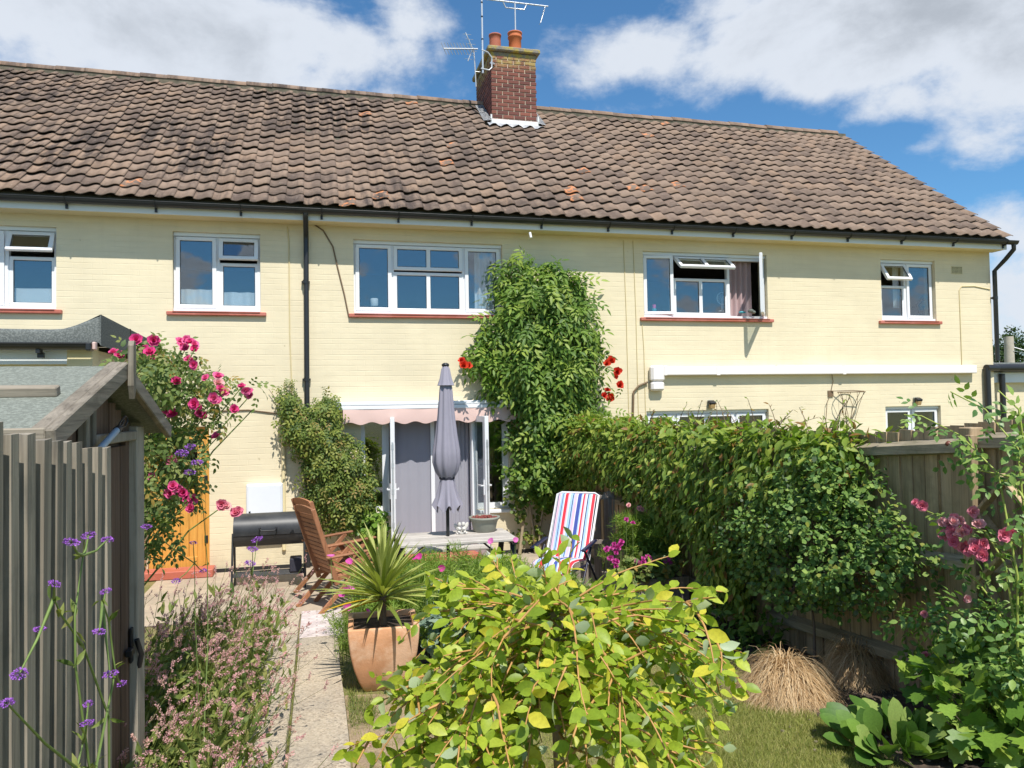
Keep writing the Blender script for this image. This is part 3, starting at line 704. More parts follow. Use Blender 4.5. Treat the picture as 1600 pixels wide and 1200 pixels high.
q = MB(); q.bb(2.275, 2.665, FY+.02, FY+.026, .745, 2.035); q.build('pane', 'window_glass', pd)
def leafdoor(xh, dirn, ang):
    """a glazed door leaf swung outwards from its hinge"""
    rot = rz(ang); piv = Vector((xh, FY-.02, 0)); wd = .575
    def tr(mb): mb.v = [tuple(piv+rot @ Vector((dirn*v[0], v[1], v[2]))) for v in mb.v]; mb.f = [tuple(reversed(f)) for f in mb.f] if dirn < 0 else mb.f; return mb
    mb = MB(); zb, zt2, f = .075, 2.03, .085
    mb.bb(0, f, -.03, .03, zb, zt2, .006); mb.bb(wd-f, wd, -.03, .03, zb, zt2, .006); mb.bb(f-.003, wd-f+.003, -.029, .029, zt2-f, zt2-.002); mb.bb(f-.003, wd-f+.003, -.029, .029, zb+.002, zb+.14)
    d = tr(mb).build('door_leaf', 'white_upvc', pd)
    q = MB(); q.bb(f-.005, wd-f+.005, -.004, .004, zb+.13, zt2-f+.005); tr(q).build('pane', 'window_glass', pd)
    q = MB()
    for s in (-1, 1):
        q.bb(wd-.06, wd-.035, s*.031, s*.043, .93, 1.14); q.beam((wd-.048, s*.04, 1.06), (wd-.048, s*.075, 1.06), .018, .018); q.beam((wd-.05, s*.075, 1.06), (wd-.17, s*.075, 1.06), .016, .02)
    tr(q).build('door_handle', 'white_upvc', pd)
    q = MB(); q.bb(wd+.0005, wd+.003, -.012, .012, .5, 1.7)
    for z in (.55, 1.0, 1.35, 1.6): q.bb(wd+.0005, wd+.006, -.016, .016, z, z+.07)
    tr(q).build('lock_strip', 'galvanised', pd)
leafdoor(1.05, 1, R(-96)); leafdoor(2.19, -1, R(101))
q = MB(); n = 60; vs = []
for i in range(n+1):
    x = 1.06+(2.18-1.06)*i/n; yy = DW+.16+.006*math.sin(i*.8)+(.018*math.sin(i*1.9) if x > 1.75 else 0); vs += [(x, yy, .09), (x, yy, 2.03)]
q.add(vs, [(2*i, 2*i+2, 2*i+3, 2*i+1) for i in range(n)], True); q.build('insect_screen', 'insect_screen', pd)
q = MB(); q.bb(1.60, 1.655, DW+.115, DW+.135, .075, 2.03); q.build('screen_post', 'white_upvc', pd)
mb = MB(); mb.bb(.95, 2.30, DW-.32, DW-.003, .006, .09, .01); hp(mb, 'door_step', 'red_sill')
# pine back door
mb = MB(); y = FY
dx0, dx1, dz0, dz1 = -2.155, -1.405, .03, 1.955
mb.bb(dx0, dx0+.05, y-.02, y+.06, dz0, dz1); mb.bb(dx1-.05, dx1, y-.02, y+.06, dz0, dz1); mb.bb(dx0+.05, dx1-.05, y-.019, y+.06, dz1-.05, dz1)
dr = hp(mb, 'back_door', 'honey_pine')
q = MB(); a, b = dx0+.055, dx1-.055
for x0, x1, c, d in ((a, a+.10, .04, 1.90), (b-.10, b, .04, 1.90), (a+.10, b-.10, .04, .22), (a+.10, b-.10, .98, 1.12), (a+.10, b-.10, 1.78, 1.90)): q.bb(x0+.001, x1-.001, y, y+.045, c, d, .004)
q.build('door_frame', 'honey_pine', dr)
for i in range(4):
    k = (b-a-.2)/4; q = MB(); q.bb(a+.1+i*k+.002, a+.1+(i+1)*k-.002, y+.015, y+.035, .21, .99, .004); q.build('panel_board', 'honey_pine', dr)
q = MB(); q.bb(a+.095, b-.095, y+.02, y+.026, 1.11, 1.79); q.build('pane', 'window_glass', dr)
for z in (.45, 1.25): q = MB(); q.bb(dx1-.065, dx1-.02, y-.032, y-.0205, z-.05, z+.05, .004); q.build('hinge', 'black_iron', dr)
q = MB(); q.bb(dx0-.06, dx1+.08, DW-.30, DW-.003, .007, .11, .01); hp(q, 'back_step', 'red_sill')

# eaves ----------------------------------------------------------
mb = MB(); mb.bb(XL-.05, XR+.06, 10.70, 10.722, 4.73, 4.905); fa = hp(mb, 'fascia', 'white_fascia')
mb = MB(); mb.bb(XL-.05, XR+.06, 10.7225, 11.0-.001, 4.735, 4.75); hp(mb, 'soffit', 'soffit_cream')
GY, GZ, GR = 10.635, 4.845, .058
mb = MB(); vs = []; n = 10; L = [XL, XR+.20]
for x in L:
    for k in range(n+1): t = math.pi*k/n; vs.append((x, GY-GR*math.cos(t), GZ+.015-GR*math.sin(t)))
mb.add(vs, [(k, k+1, n+2+k, n+1+k) for k in range(n)], True)
vs2 = [(v[0], GY+(v[1]-GY)*.93, GZ+.015+(v[2]-GZ-.015)*.93) for v in vs]; mb.add(vs2, [(k+1, k, n+1+k, n+2+k) for k in range(n)], True)
mb.tube([(XL, GY-GR, GZ+.017), (XR+.20, GY-GR, GZ+.017)], .006, 6)
mb.add([vs[n+1+k] for k in range(n+1)], [tuple(range(n+1))])
gu = hp(mb, 'gutter', 'black_pvc')
for i in range(18):
    x = XL+.35+i*1.04
    q = MB(); q.tube([(x, GY-GR-.004, GZ+.02), (x, GY-GR*.75, GZ-.032), (x, GY, GZ-.050), (x, GY+.062, GZ-.045)], .011, 6); q.box((x, GY+.052, GZ-.075), (.03, .022, .05)); q.build('gutter_bracket', 'black_pvc', gu)
def pipe(pts, r=.035):
    mb = MB(); mb.tube(pts, r, 12); cl = []
    for z in (.3, 1.55, 2.55, 3.9):
        p = pts[-1]
        if p[2] < z < pts[2][2]: q = MB(); q.tube([(p[0], p[1], z), (p[0], p[1], z+.05)], r+.006, 12); q.box((p[0], p[1]+.03, z+.025), (.11, .05, .03)); cl.append(q)
    dp = hp(mb, 'downpipe', 'black_pvc')
    for q in cl: q.build('pipe_clip', 'black_pvc', dp)
    return dp
pipe([(-.12, GY, GZ-.03), (-.12, GY, GZ-.10), (-.12, 10.93, 4.60), (-.12, 10.935, 4.5), (-.13, 10.935, .02)])
pipe([(11.70, GY, GZ-.03), (11.70, GY, GZ-.12), (11.69, 10.80, 4.58), (11.60, 10.945, 4.40), (11.60, 10.95, 2.82)], .037)
# roof -----------------------------------------------------------
RY0, RZ0, RY1, RZ1 = 10.585, 4.905, 14.80, 8.16
slope = math.atan2(RZ1-RZ0, RY1-RY0); RL = math.hypot(RY1-RY0, RZ1-RZ0)
def sag(x): return -.022*math.sin((x+2)*.9)-.012*math.sin(x*2.3+1)
dv = Vector((0, math.cos(slope), math.sin(slope))); nv = Vector((0, -math.sin(slope), math.cos(slope)))
RXL, RXR = -6.6, 11.66
mb = MB(); b0 = Vector((0, RY0, RZ0))-nv*.045; b1 = b0+dv*RL
mb.add([(RXL, *b0.yz), (RXR-.05, *b0.yz), (RXR-.05, *b1.yz), (RXL, *b1.yz)], [(0, 1, 2, 3)])
c1 = (RY1+(RY1-RY0), RZ0)
mb.add([(RXL, *b1.yz), (RXR-.05, *b1.yz), (RXR-.05, *c1), (RXL, *c1)], [(0, 1, 2, 3)])
mb.beam((RXR-.06, b0.y+.1, b0.z+.0), (RXR-.06, b1.y, b1.z-.03), .10, .06, (0, 0, 1))
mb.bb(RXL, 3.2, RY1-.10, RY1+.1, RZ1-.10, RZ1+.015); mb.bb(4.2, RXR-.06, RY1-.10, RY1+.1, RZ1-.10, RZ1+.015)
roof = hp(mb, 'roof', 'moss_mortar'); roof['emp'] = 1
TW, TG = .2305, .2945; nrow = int(RL/TG); ncol = int((RXR-RXL)/TW)
def tile_geo(n=10):
    """one S-shaped pantile: trough, then a roll that laps over its neighbour"""
    Vv = []; A = .019; Wd = TW*1.03
    for v, lift in ((0, .036), (TG*1.2, -.002)):
        for i in range(n+1):
            u = i/n; Vv.append((Wd*u, v, -A*math.sin(2*math.pi*(u*.86+.04))+lift))
    for i in range(n+1): x, y, z = Vv[i]; Vv.append((x, y+.001, z-.011))
    e = len(Vv); Vv += [(Vv[n][0], Vv[n][1], Vv[n][2]-.012), (Vv[2*n+1][0], Vv[2*n+1][1], Vv[2*n+1][2]-.012)]
    f = [(i, i+1, n+2+i, n+1+i) for i in range(n)]+[(2*n+2+i, 2*n+3+i, i+1, i) for i in range(n)]+[(n, e, e+1, 2*n+1)]
    return np.array(Vv), np.array(f)
tv, tf = tile_geo()
B3 = np.array([[1, 0, 0], list(dv), list(nv)])
spots = []
for r in range(nrow):
    for c in range(ncol):
        x = RXL+c*TW; o = Vector((x, RY0, RZ0))+dv*(r*TG); o = o+nv*(sag(x)*math.sin(math.pi*min(1, r/nrow)))
        if x > 3.05 and x < 4.15 and o.y > 13.75: continue
        spots.append((o, (o-EYE).length, rng.normal(0, .011), rng.normal(0, .014), rng.normal(0, .003)))
vis = [s for s in spots if s[0].x > -4.4]; vis.sort(key=lambda s: s[1]); near = set(id(s) for s in vis[:300])
tmesh = []
for k in range(24):
    r = np.tile(np.array([[(k+.5)/24, .99 if k in (7,) else rng.random()*.96]]), (len(tv), 1)); tmesh.append(npmesh('roof_tile', tv, [tf], 'weathered_pantile', r))
VV = []; FF = []; RR = []; cnt = 0
for s in spots:
    o, _, a, b, l = s; Rm = np.array(rz(a) @ rx(b)); 
    if id(s) in near:
        k = int(rng.random()*24)
        if k == 7 and rng.random() < .6: k = 12
        ob = bpy.data.objects.new('roof_tile', tmesh[k]); link(ob, roof)
        ob.matrix_local = Matrix.Translation(o+nv*l) @ (Matrix(B3.T.tolist()) @ rz(a) @ rx(b)).to_4x4()
    else:
        q = (tv @ Rm.T) @ B3 + np.array(o+nv*l); VV.append(q); FF.append(tf+cnt); cnt += len(tv); RR.append(np.tile(rng.random((1, 2)), (len(tv), 1)))
ot = bpy.data.objects.new('roof_tile_field', npmesh('roof_tile_field', np.concatenate(VV), [np.concatenate(FF)], 'weathered_pantile', np.concatenate(RR))); link(ot, roof); ot['kind'] = 'stuff'
# ridge tiles
rm = []
for k in range(4):
    q = MB(); n = 8; L2 = .458
    for x in (0, L2): q.v += [(x, -.115*math.cos(math.pi*i/n), .10*math.sin(math.pi*i/n)-.02+(.008 if x == 0 else 0)) for i in range(n+1)]
    q.f = [(i, n+1+i, n+2+i, i+1) for i in range(n)]+[tuple(range(n+1))]; q.sm = [True]*n+[False]; q.mi = [0]*(n+1)
    me = q.mesh('ridge_tile', 'weathered_pantile'); at = me.attributes.new('rnd', 'FLOAT_COLOR', 'POINT')
    at.data.foreach_set('color', np.tile([.45+.18*k, .3, 1, 1], len(me.vertices)).astype(np.float32)); rm.append(me)
x = RXL; k = 0
while x < RXR-.3:
    if not (2.95 < x < 4.0): ob = bpy.data.objects.new('ridge_tile', rm[k % 4]); link(ob, roof); ob.location = (x, RY1, RZ1+.012+rng.normal(0, .004)); ob.rotation_euler = (0, rng.normal(0, .006), rng.normal(0, .006))
    x += .45; k += 1
# chimney: mortar core, each brick laid on it
CX0, CX1, CY0, CY1, CZ0, CZ1 = 3.26, 4.15, 13.97, 15.36, 7.40, 8.82
mb = MB(); mb.bb(CX0+.012, CX1-.012, CY0+.012, CY1-.012, CZ0, CZ1+.08); ch = hp(mb, 'chimney', 'mortar'); ch['emp'] = 1
bmesh_cache = {}
def brick(c, d):
    key = tuple(round(k, 3) for k in d)
    if key not in bmesh_cache: q = MB(); q.box((0, 0, 0), d, None, .005); bmesh_cache[key] = q.mesh('brick', 'red_brown_brick')
    o = bpy.data.objects.new('brick', bmesh_cache[key]); o.location = (c[0]+rng.normal(0, .001), c[1]+rng.normal(0, .001), c[2]); link(o, ch)
zc = 7.56; row = 0
while zc < CZ1-.02:
    h = .062; off = 0 if row % 2 else .1125
    xk = CX0-off
    while xk < CX1-.01:
        a, b = max(xk, CX0), min(xk+.2105, CX1); 
        if b-a > .03: brick(((a+b)/2, CY0+.045, zc+h/2), (round(b-a, 3), .09, h))
        xk += .2225
    yk = CY0+.095-(.1125-off)
    while yk < CY1-.01:
        a, b = max(yk, CY0+.098), min(yk+.2105, CY1)
        if b-a > .03:
            brick((CX0+.045, (a+b)/2, zc+h/2), (.09, round(b-a, 3), h))
        yk += .2225
    zc += .0755; row += 1
q = MB(); q.bb(CX0-.0, CX1+.0, CY0-.0, CY1, CZ1+.002, CZ1+.075); q.bb(CX0-.07, CX1+.07, CY0-.07, CY1+.07, CZ1+.085, CZ1+.175, .02); q.build('chimney_cap', 'lichen_cap', ch)
zt = CZ1+.17
def pot(x, y, r, h, ringed, mat):
    q = MB(); p = [(r*1.08, 0), (r*1.02, .04), (r, .1), (r*.97, h-.12)]
    p += [(r*1.10, h-.11), (r*1.13, h-.085), (r*1.05, h-.07), (r*1.05, h-.03), (r*1.16, h-.02), (r*1.16, h), (r*.85, h), (r*.8, h-.2)] if ringed else [(r*.97, h-.03), (r*1.07, h-.025), (r*1.07, h), (r*.85, h), (r*.8, h-.2)]
    q.lathe((x, y, zt), p, 20, caps=(False, True)); q.build('chimney_pot', mat, ch)
pot(3.43, 14.32, .115, .40, False, 'terracotta_pot_dark'); pot(3.83, 14.32, .125, .48, True, 'terracotta_bright'); pot(3.60, 14.95, .115, .46, True, 'terracotta_pot_dark'); pot(4.0, 14.75, .11, .10, False, 'terracotta_bright')
q = MB(); q.bb(CX0-.03, CX1+.03, CY0-.03, CY0+.02, 7.47, 7.60, .01); q.bb(CX0-.03, CX0+.0, CY0-.03, CY0+.0, 7.6, 7.68); q.bb(CX1-.0, CX1+.03, CY0-.03, CY0, 7.6, 7.70); q.build('flashing', 'white_flash', ch)
q = MB()
n = 20; vs = []
for i in range(n+1):
    x = CX0-.1+(CX1-CX0+.2)*i/n; h = .03*math.sin(2*math.pi*(x-RXL)/TW+math.pi*1.05)
    p0 = Vector((x, CY0-.03, 7.52)); p1 = Vector((x, CY0-.22, 7.365))+nv*(.05+h); vs += [p0, p1]
q.add(vs, [(2*i, 2*i+1, 2*i+3, 2*i+2) for i in range(n)], True)
for s, xx in ((-1, CX0), (1, CX1)):
    a = Vector((xx+s*.01, CY0-.05, 7.56)); b = Vector((xx+s*.01, 14.75, 8.2)); c = b+Vector((s*.16, 0, 0))-nv*.02; d = a+Vector((s*.16, 0, 0))-nv*.02; q.add([a, b, c, d], [(0, 1, 2, 3), (3, 2, 1, 0)])
q.build('lead_apron', 'lead', ch)
# small fittings of the wall
q = MB(); q.bb(10.735, 10.965, DW-.006, DW-.001, 4.335, 4.47)
vb = hp(q, 'air_brick', 'vent_clay')
q = MB()
for i in range(8):
    for j in range(5): q.bb(10.75+i*.0265, 10.764+i*.0265, DW-.0085, DW-.0062, 4.35+j*.0235, 4.362+j*.0235)
q.build('vent_hole', 'dark_gap', vb)
mb = MB(); r = .075
mb.bb(5.23, 11.10, DW-.11, DW-.002, 2.597, 2.737, .012); mb.bb(4.985, 5.215, DW-.125, DW-.002, 2.50, 2.757, .035); mb.bb(5.20, 5.26, DW-.118, DW-.003, 2.59, 2.745, .012); mb.bb(4.99, 5.21, DW-.115, DW-.003, 2.36, 2.505, .03)
mb.bb(6.1, 6.16, DW-.113, DW-.003, 2.595, 2.740); mb.bb(8.4, 8.46, DW-.113, DW-.003, 2.595, 2.740)
hp(mb, 'pipe_casing', 'pinkish_white_duct', label='long white boxed pipe casing with stepped end')
def cable(pts, r, mat, clips=True):
    mb = MB(); mb.tube(pts, r, 6)
    c = hp(mb, 'cable', mat)
cable([(-.37, DW-.008, 4.7), (-.35, DW-.008, 4.5), (-.35, DW-.008, 3.2), (-.32, DW-.008, 2.2)], .008, 'cable_cream')
cable([atY(490, 350, DW-.01), atY(505, 360, DW-.01), atY(520, 385, DW-.01), atY(528, 420, DW-.01), atY(538, 460, DW-.01), atY(545, 495, DW-.01)], .010, 'cable_brown')
for x in (4.62, 4.78, 4.90): cable([(x, DW-.006, 4.7 if x < 4.85 else 3.4), (x+.02, DW-.006, 3.5 if x < 4.85 else 3.0), (x+.03, DW-.006, .2)], .006, 'cable_cream')
cable([atY(1012, 597, DW-.03), atY(998, 603, DW-.03), atY(990, 612, DW-.03), atY(989, 660, DW-.03), atY(989, 760, DW-.03)], .016, 'cable_brown')
cable([(10.88, DW-.008, 2.75), (10.88, DW-.008, 4.05), (10.93, DW-.008, 4.12), (11.2, DW-.008, 4.13), (11.54, DW-.008, 4.08)], .008, 'cable_cream')
cable([(-2.0, DW-.01, 2.15), (-.9, DW-.01, 2.17), (-.55, DW-.01, 2.12), (-.35, DW-.01, 2.1)], .010, 'cable_brown')
mb = MB(); mb.bb(-.47, -.42, DW-.05, DW-.002, .25, 2.0, .012); hp(mb, 'conduit', 'soffit_cream')
mb = MB(); mb.tube([(3.03, 10.68, 4.68), (3.04, 10.66, 4.60)], .02, 8); hp(mb, 'waste_spout', 'white_upvc')

# ================================================================ THINGS ON AND BY THE HOUSE
t = empty('meter_box', (-.69, DW, .8)); tag(t, 'white meter box on the cream wall above the barbecue', 'meter box')
q = MB(); q.bb(-.235, .235, -.11, -.002, -.35, .37, .01); q.build('box', 'meter_white', t)
q = MB(); q.bb(-.215, .215, -.122, -.1105, -.33, .35, .006); d = q.build('door', 'meter_white', t)
q = MB(); q.lathe((-.19, -.125, -.0), [(.012, -.012), (.012, .012)], 10); q.build('lock', 'black_iron', d)
for px, py, lab in ((1109, 633, 'small wall light above the window with the brown blinds'), (1430, 628, 'small wall light above the two-pane lower window')):
    p = atY(px, py, DW); t = empty('wall_light', p); tag(t, lab, 'wall light', 'lights on the neighbouring wall')
    q = MB(); q.bb(-.05, .05, -.03, -.002, -.05, .08, .01); q.build('back_plate', 'planter_grey', t)
    q = MB(); q.box((0, -.075, .04), (.11, .09, .045), rx(R(25)), .01); q.build('hood', 'black_iron', t)
    q = MB(); q.box((0, -.075, -.015), (.085, .06, .07), rx(R(15)), .01); q.build('lens', 'lamp_shade', t)
p = atY(1297, 615, DW); t = empty('hanging_basket_frame', p); tag(t, 'empty wire hanging frame with trailing dry stems on the cream wall', 'wire frame')
q = MB(); q.bb(-.05, .05, -.02, -.002, -.05, .05); q.build('wall_plate', 'cable_brown', t)
q = MB(); ring = [(.28+.24*math.cos(a), -.17+.15*math.sin(a), .02) for a in [2*math.pi*i/16 for i in range(17)]]; q.tube(ring, .007, 5); q.tube([(0, -.02, .04), (.3, -.17, .045), (.52, -.17, .03)], .007, 5); q.build('ring', 'cable_brown', t)
for i in range(9):
    q = MB(); a = i*.7; x0, y0_ = .28+.24*math.cos(a), -.17+.15*math.sin(a)
    q.tube([(x0, y0_, .02), (.28+.7*(x0-.28)+rng.normal(0, .03), -.15, -.15-.1*rng.random()), (.28+.4*(x0-.28)+rng.normal(0, .05), -.12, -.34-.2*rng.random())], .004, 4); q.build('wire', 'cable_brown', t)
q = MB(); q.tube([(.0, -.02, .0), (-.1, -.05, -.15), (-.14, -.05, -.5)], .006, 4); q.tube([(.02, -.02, .4), (.05, -.02, .2), (0, -.02, .02)], .005, 4); q.build('dry_stem', 'cable_brown', t)

# awning
t = empty('awning', (1.62, DW, 2.2)); tag(t, 'rolled-in awning with dusty pink scalloped valance over the garden doors', 'awning')
ax0, ax1 = -1.33, 1.30
q = MB(); q.bb(ax0-.02, ax1+.02, -.20, -.003, .0, .055, .012); q.bb(ax0, ax1, -.21, -.17, -.055, -.004, .008); q.bb(ax0-.03, ax0+.02, -.19, -.003, -.06, .06); q.bb(ax1-.02, ax1+.03, -.19, -.003, -.06, .06); q.build('cassette', 'white_upvc', t)
q = MB(); q.tube([(ax0, -.10, -.03), (ax1, -.10, -.03)], .028, 12); q.build('roller', 'galvanised', t)
q = MB(); n = 150; vs = []
for i in range(n+1):
    x = ax0+.06+(ax1-ax0-.08)*i/n; z = -.245-.018*math.cos(2*math.pi*(x-ax0)/.30); y = -.205-.004*math.sin(x*9); vs += [(x, y, -.05), (x, y-.012+.004*math.sin(x*17), -.15), (x, y-.008, z)]
q.add(vs, [(3*i+j, 3*i+3+j, 3*i+4+j, 3*i+1+j) for i in range(n) for j in (0, 1)], True); q.build('valance', 'awning_cloth', t)

# TV aerials on the chimney
def dowel(mb, a, b, r=.006): mb.tube([a, b], r, 6)
t = empty('television_aerial', (3.08, 13.88, 8.5)); tag(t, 'tall aluminium aerial mast clamped to the chimney corner', 'aerial')
q = MB(); q.tube([(0, 0, -.08), (.0, 0, 1.7)], .018, 8); q.build('mast', 'galvanised', t)
q = MB(); q.tube([(-.04, -.02, .0), (.12, 0, -.01), (.18, .02, .05), (.18, .02, .25), (.1, 0, .33), (-.02, -.01, .36)], .013, 8); q.tube([(.16, .03, .15), (.24, .08, .15)], .02, 8); q.build('clamp', 'galvanised', t)
for z in (.55, .98, 1.25): q = MB(); q.tube([(0, 0, z), (0, 0, z+.03)], .0195, 8); q.build('tape_band', 'black_pvc', t)
AX = atY(805, 30, 15.2).x; t = empty('rooftop_aerial', (AX, 15.2, 9.0)); tag(t, 'long horizontal yagi aerial on a pole above the ringed chimney pots', 'aerial')
zb = atY(805, 4, 15.2).z-9.0
q = MB(); q.tube([(0, 0, 0), (0, 0, zb+.02)], .016, 8); q.build('mast', 'galvanised', t)
q = MB(); q.tube([(-.78, 0, zb+.0), (.72, 0, zb+.0)], .015, 6); q.build('boom', 'galvanised', t)
q = MB(); q.tube([(-.25, 0, zb-.02), (-.2, 0, zb-.13), (.2, 0, zb-.13), (.25, 0, zb-.02)], .013, 6); q.build('cradle', 'galvanised', t)
for i in range(13): q = MB(); x = -.77+i*.105; q.tube([(x, -.12, zb-.06), (x, .12, zb+.05)], .006, 5); q.build('element', 'galvanised', t)
q = MB(); q.tube([(.66, 0, zb), (.58, -.05, zb-.25), (.52, -.1, zb-.42)], .008, 5)
for i in range(5): z = zb-.08-i*.07; q.tube([(.63-i*.02, -.12, z), (.63-i*.02, .1, z)], .004, 4)
q.build('reflector', 'galvanised', t)
p = atY(742, 108, 14.6); t = empty('small_aerial', p); tag(t, 'short yagi aerial jutting left from the back of the chimney', 'aerial')
q = MB(); q.tube([(.02, 0, -.35), (.0, 0, .1), (-.02, 0, .42)], .014, 6); q.tube([(.0, 0, -.05), (.2, 0, -.05)], .012, 6); q.build('mast', 'galvanised', t)
bo0, bo1 = Vector((.06, -.02, .40)), Vector((-.63, -.1, .30))
q = MB(); q.tube([bo0, bo1], .014, 6); q.build('boom', 'galvanised', t)
for i in range(10): q = MB(); c = bo1.lerp(bo0, i/11); q.tube([c+Vector((-.06, -.05, .09)), c+Vector((.06, .05, -.09))], .006, 5); q.build('element', 'galvanised', t)
q = MB(); q.tube([bo0+Vector((-.1, 0, 0)), bo0+Vector((-.24, 0, .30))], .011, 5); q.tube([bo0+Vector((-.1, 0, 0)), bo0+Vector((-.2, 0, -.26))], .011, 5)
for i in range(6): k = (i+1)/6; c = bo0+Vector((-.1-.13*k, 0, .28*k if i % 2 else -.25*k)); q.tube([c+Vector((.08, -.1, -.06)), c+Vector((-.04, .1, .04))], .005, 4)
q.build('reflector', 'galvanised', t)

# flat-roofed extension on the left, and the garage beyond the house
ext = empty('flat_roof_extension', (-4, 9.5, 0)); EI = Matrix.Translation((4, -9.5, 0)); tag(ext, 'flat roofed cream extension with curled grey felt roof edge', 'extension')
def ep(mb, name, mat): o = mb.build(name, mat, ext); o.matrix_parent_inverse = EI; return o
q = MB(); q.bb(-6.4, -2.18, 8.28, 10.999, 0, 2.80); ep(q, 'wall', 'cream_masonry_paint')
q = MB(); q.bb(-6.45, -2.30, 8.20, 8.2795, 2.63, 2.82); ep(q, 'fascia', 'white_fascia')
q = MB(); q.bb(-2.32, -2.10, 8.19, 8.42, 2.40, 2.82, .006); ep(q, 'corner_post', 'soffit_cream')
fb = MB(); P_ = []
nxs = 44; prof = []
xsx = np.linspace(-6.5, -2.02, nxs)
def topz(x):                                                     # the felt edge curls up towards the corner
    t = max(0.0, 1-(-2.02-x)/.34); return 2.965+.008*math.sin(x*3.1)+.135*t**1.4
for x in xsx: zt_ = topz(x); P_ += [(x, 8.10, 2.83), (x, 8.095, zt_-.035), (x, 8.13, zt_), (x, 8.5, zt_-.02+.0), (x, 10.998, 3.02)]
fb.add(P_, [(i*5+j, (i+1)*5+j, (i+1)*5+j+1, i*5+j+1) for i in range(nxs-1) for j in range(4)], True)
zt_ = topz(-2.02)
fb.add([(-2.0, 8.10, 2.80), (-2.0, 10.998, 2.80), (-2.0, 10.998, 3.05), (-2.0, 9.6, 3.075), (-2.0, 8.10, zt_)], [(0, 1, 2, 3, 4)])
fb.add([(-2.0, 8.10, zt_), (-2.0, 9.6, 3.075), (-2.0, 10.998, 3.05), (-2.15, 10.998, 3.06), (-2.15, 9.6, 3.08), (-2.15, 8.13, topz(-2.15)-.004)], [(0, 1, 4, 5), (1, 2, 3, 4)])
fb.add([(-2.02, 8.10, 2.83), (-2.0, 8.10, 2.80), (-2.0, 8.10, zt_), (-2.02, 8.095, zt_-.035)], [(0, 1, 2, 3)])
ep(fb, 'felt_roof', 'felt_grey')
q = MB(); q.bb(-2.004, -1.994, 9.28, 9.31, 2.80, 3.085); ep(q, 'felt_seam', 'dark_gap')
q = MB(); vs = []; n = 8
for x in (-6.4, -2.06): vs += [(x, 8.05-.055*math.cos(math.pi*k/n), 2.81-.055*math.sin(math.pi*k/n)) for k in range(n+1)]
q.add(vs, [(k, k+1, n+2+k, n+1+k) for k in range(n)], True); q.add(vs[n+1:], [tuple(range(n+1))]); q.tube([(-6.4, 7.995, 2.812), (-2.06, 7.995, 2.812)], .006, 6); q.bb(-2.11, -2.06, 7.988, 8.11, 2.745, 2.82, .01)
eg = ep(q, 'gutter', 'black_pvc')
for x in (-2.52, -3.5, -4.5): q = MB(); q.box((x, 8.07, 2.75), (.035, .09, .05)); q.box((x, 8.12, 2.71), (.05, .05, .05)); q.build('gutter_bracket', 'black_pvc', eg)
q = MB(); q.bb(-2.06, -2.03, 8.02, 8.10, 2.755, 2.83, .008); ep(q, 'verge_end', 'awning_cloth')

gar = empty('flat_roof_garage', (14, 13, 0)); GI = Matrix.Translation((-14, -13, 0)); tag(gar, 'low cream garage with black edged flat roof past the house corner', 'garage')
def gp(mb, name, mat): o = mb.build(name, mat, gar); o.matrix_parent_inverse = GI; return o
q = MB(); q.bb(11.57, 16, 11.35, 16, 0, 2.62); gp(q, 'wall', 'cream_masonry_paint')
q = MB(); q.bb(11.565, 16.1, 11.25, 11.345, 2.44, 2.62); gp(q, 'fascia', 'white_fascia')
q = MB(); q.bb(11.562, 16.2, 11.20, 16.1, 2.62, 2.80, .02); gp(q, 'flat_roof', 'felt_grey')
q = MB(); q.tube([(11.55, 11.15, 2.70), (16.2, 11.15, 2.70)], .07, 10); gp(q, 'gutter', 'black_pvc')
q = MB(); q.tube([(11.32, 10.92, 2.69), (11.62, 10.98, 2.69)], .06, 10); q.tube([(11.35, 10.93, 2.69), (11.35, 10.93, .05)], .05, 10); q.tube([(11.95, 11.2, 2.6), (11.95, 11.2, .05)], .05, 10); gp(q, 'drain_pipe', 'black_pvc')

# far pole and trees past the house
p = atY(1578, 580, 34); t = empty('telegraph_pole', (p.x, 34, 0)); tag(t, 'weathered wooden telegraph pole in front of the far trees', 'pole')
ztop = atY(1578, 526, 34).z
q = MB(); q.tube([(0, 0, 0), (0, 0, ztop*.5), (0, 0, ztop)], [.30, .27, .24], 10); q.build('post', 'pole_wood', t)
q = MB(); q.beam((0, -.26, ztop-.8), (1.8, -.26, ztop-1.1), .02, .02); q.tube([(0.1, -.2, ztop-.6), (12, -8, ztop-6)], .03, 4); q.build('wire', 'galvanised', t)
tl = T_leaf(.55)
for i, (px, py, Y, rad, lab) in enumerate(((1566, 560, 46, 2.2, 'dark green tree left of the telegraph pole'), (1598, 555, 50, 3.2, 'dark green tree right of the telegraph pole'))):
    c = np.array(atY(px, py, Y)); t = empty('tree', (c[0], c[1], 0)); tag(t, lab, 'tree', 'trees beyond the garage')
    q = MB(); q.tube([(0, 0, 0), (.1, 0, c[2]*.5), (0, .1, c[2])], [.3, .22, .08], 8)
    for k in range(6): a = k*1.05; q.tube([(0, 0, c[2]*.5), (rad*.5*math.cos(a), rad*.5*math.sin(a), c[2]*.9)], [.1, .04], 5)
    q.build('trunk', 'bark', t)
    cc = unit(rng.normal(0, 1, (70, 3)))*(rad*rng.uniform(.4, 1, (70, 1)))*np.array([1, 1, .85]); cc[:, 2] += c[2]-.6
    P, O = clumps(cc, 45, rad*.22, unit(cc-np.array([0, 0, c[2]-1])), .8)
    leaves('crown', 'tree_leaf', t, [spread(tl, P, O+gauss(len(P), .6), O+gauss(len(P), .5)+[0, 0, .5], rng.uniform(.18, .32, len(P)))], False)
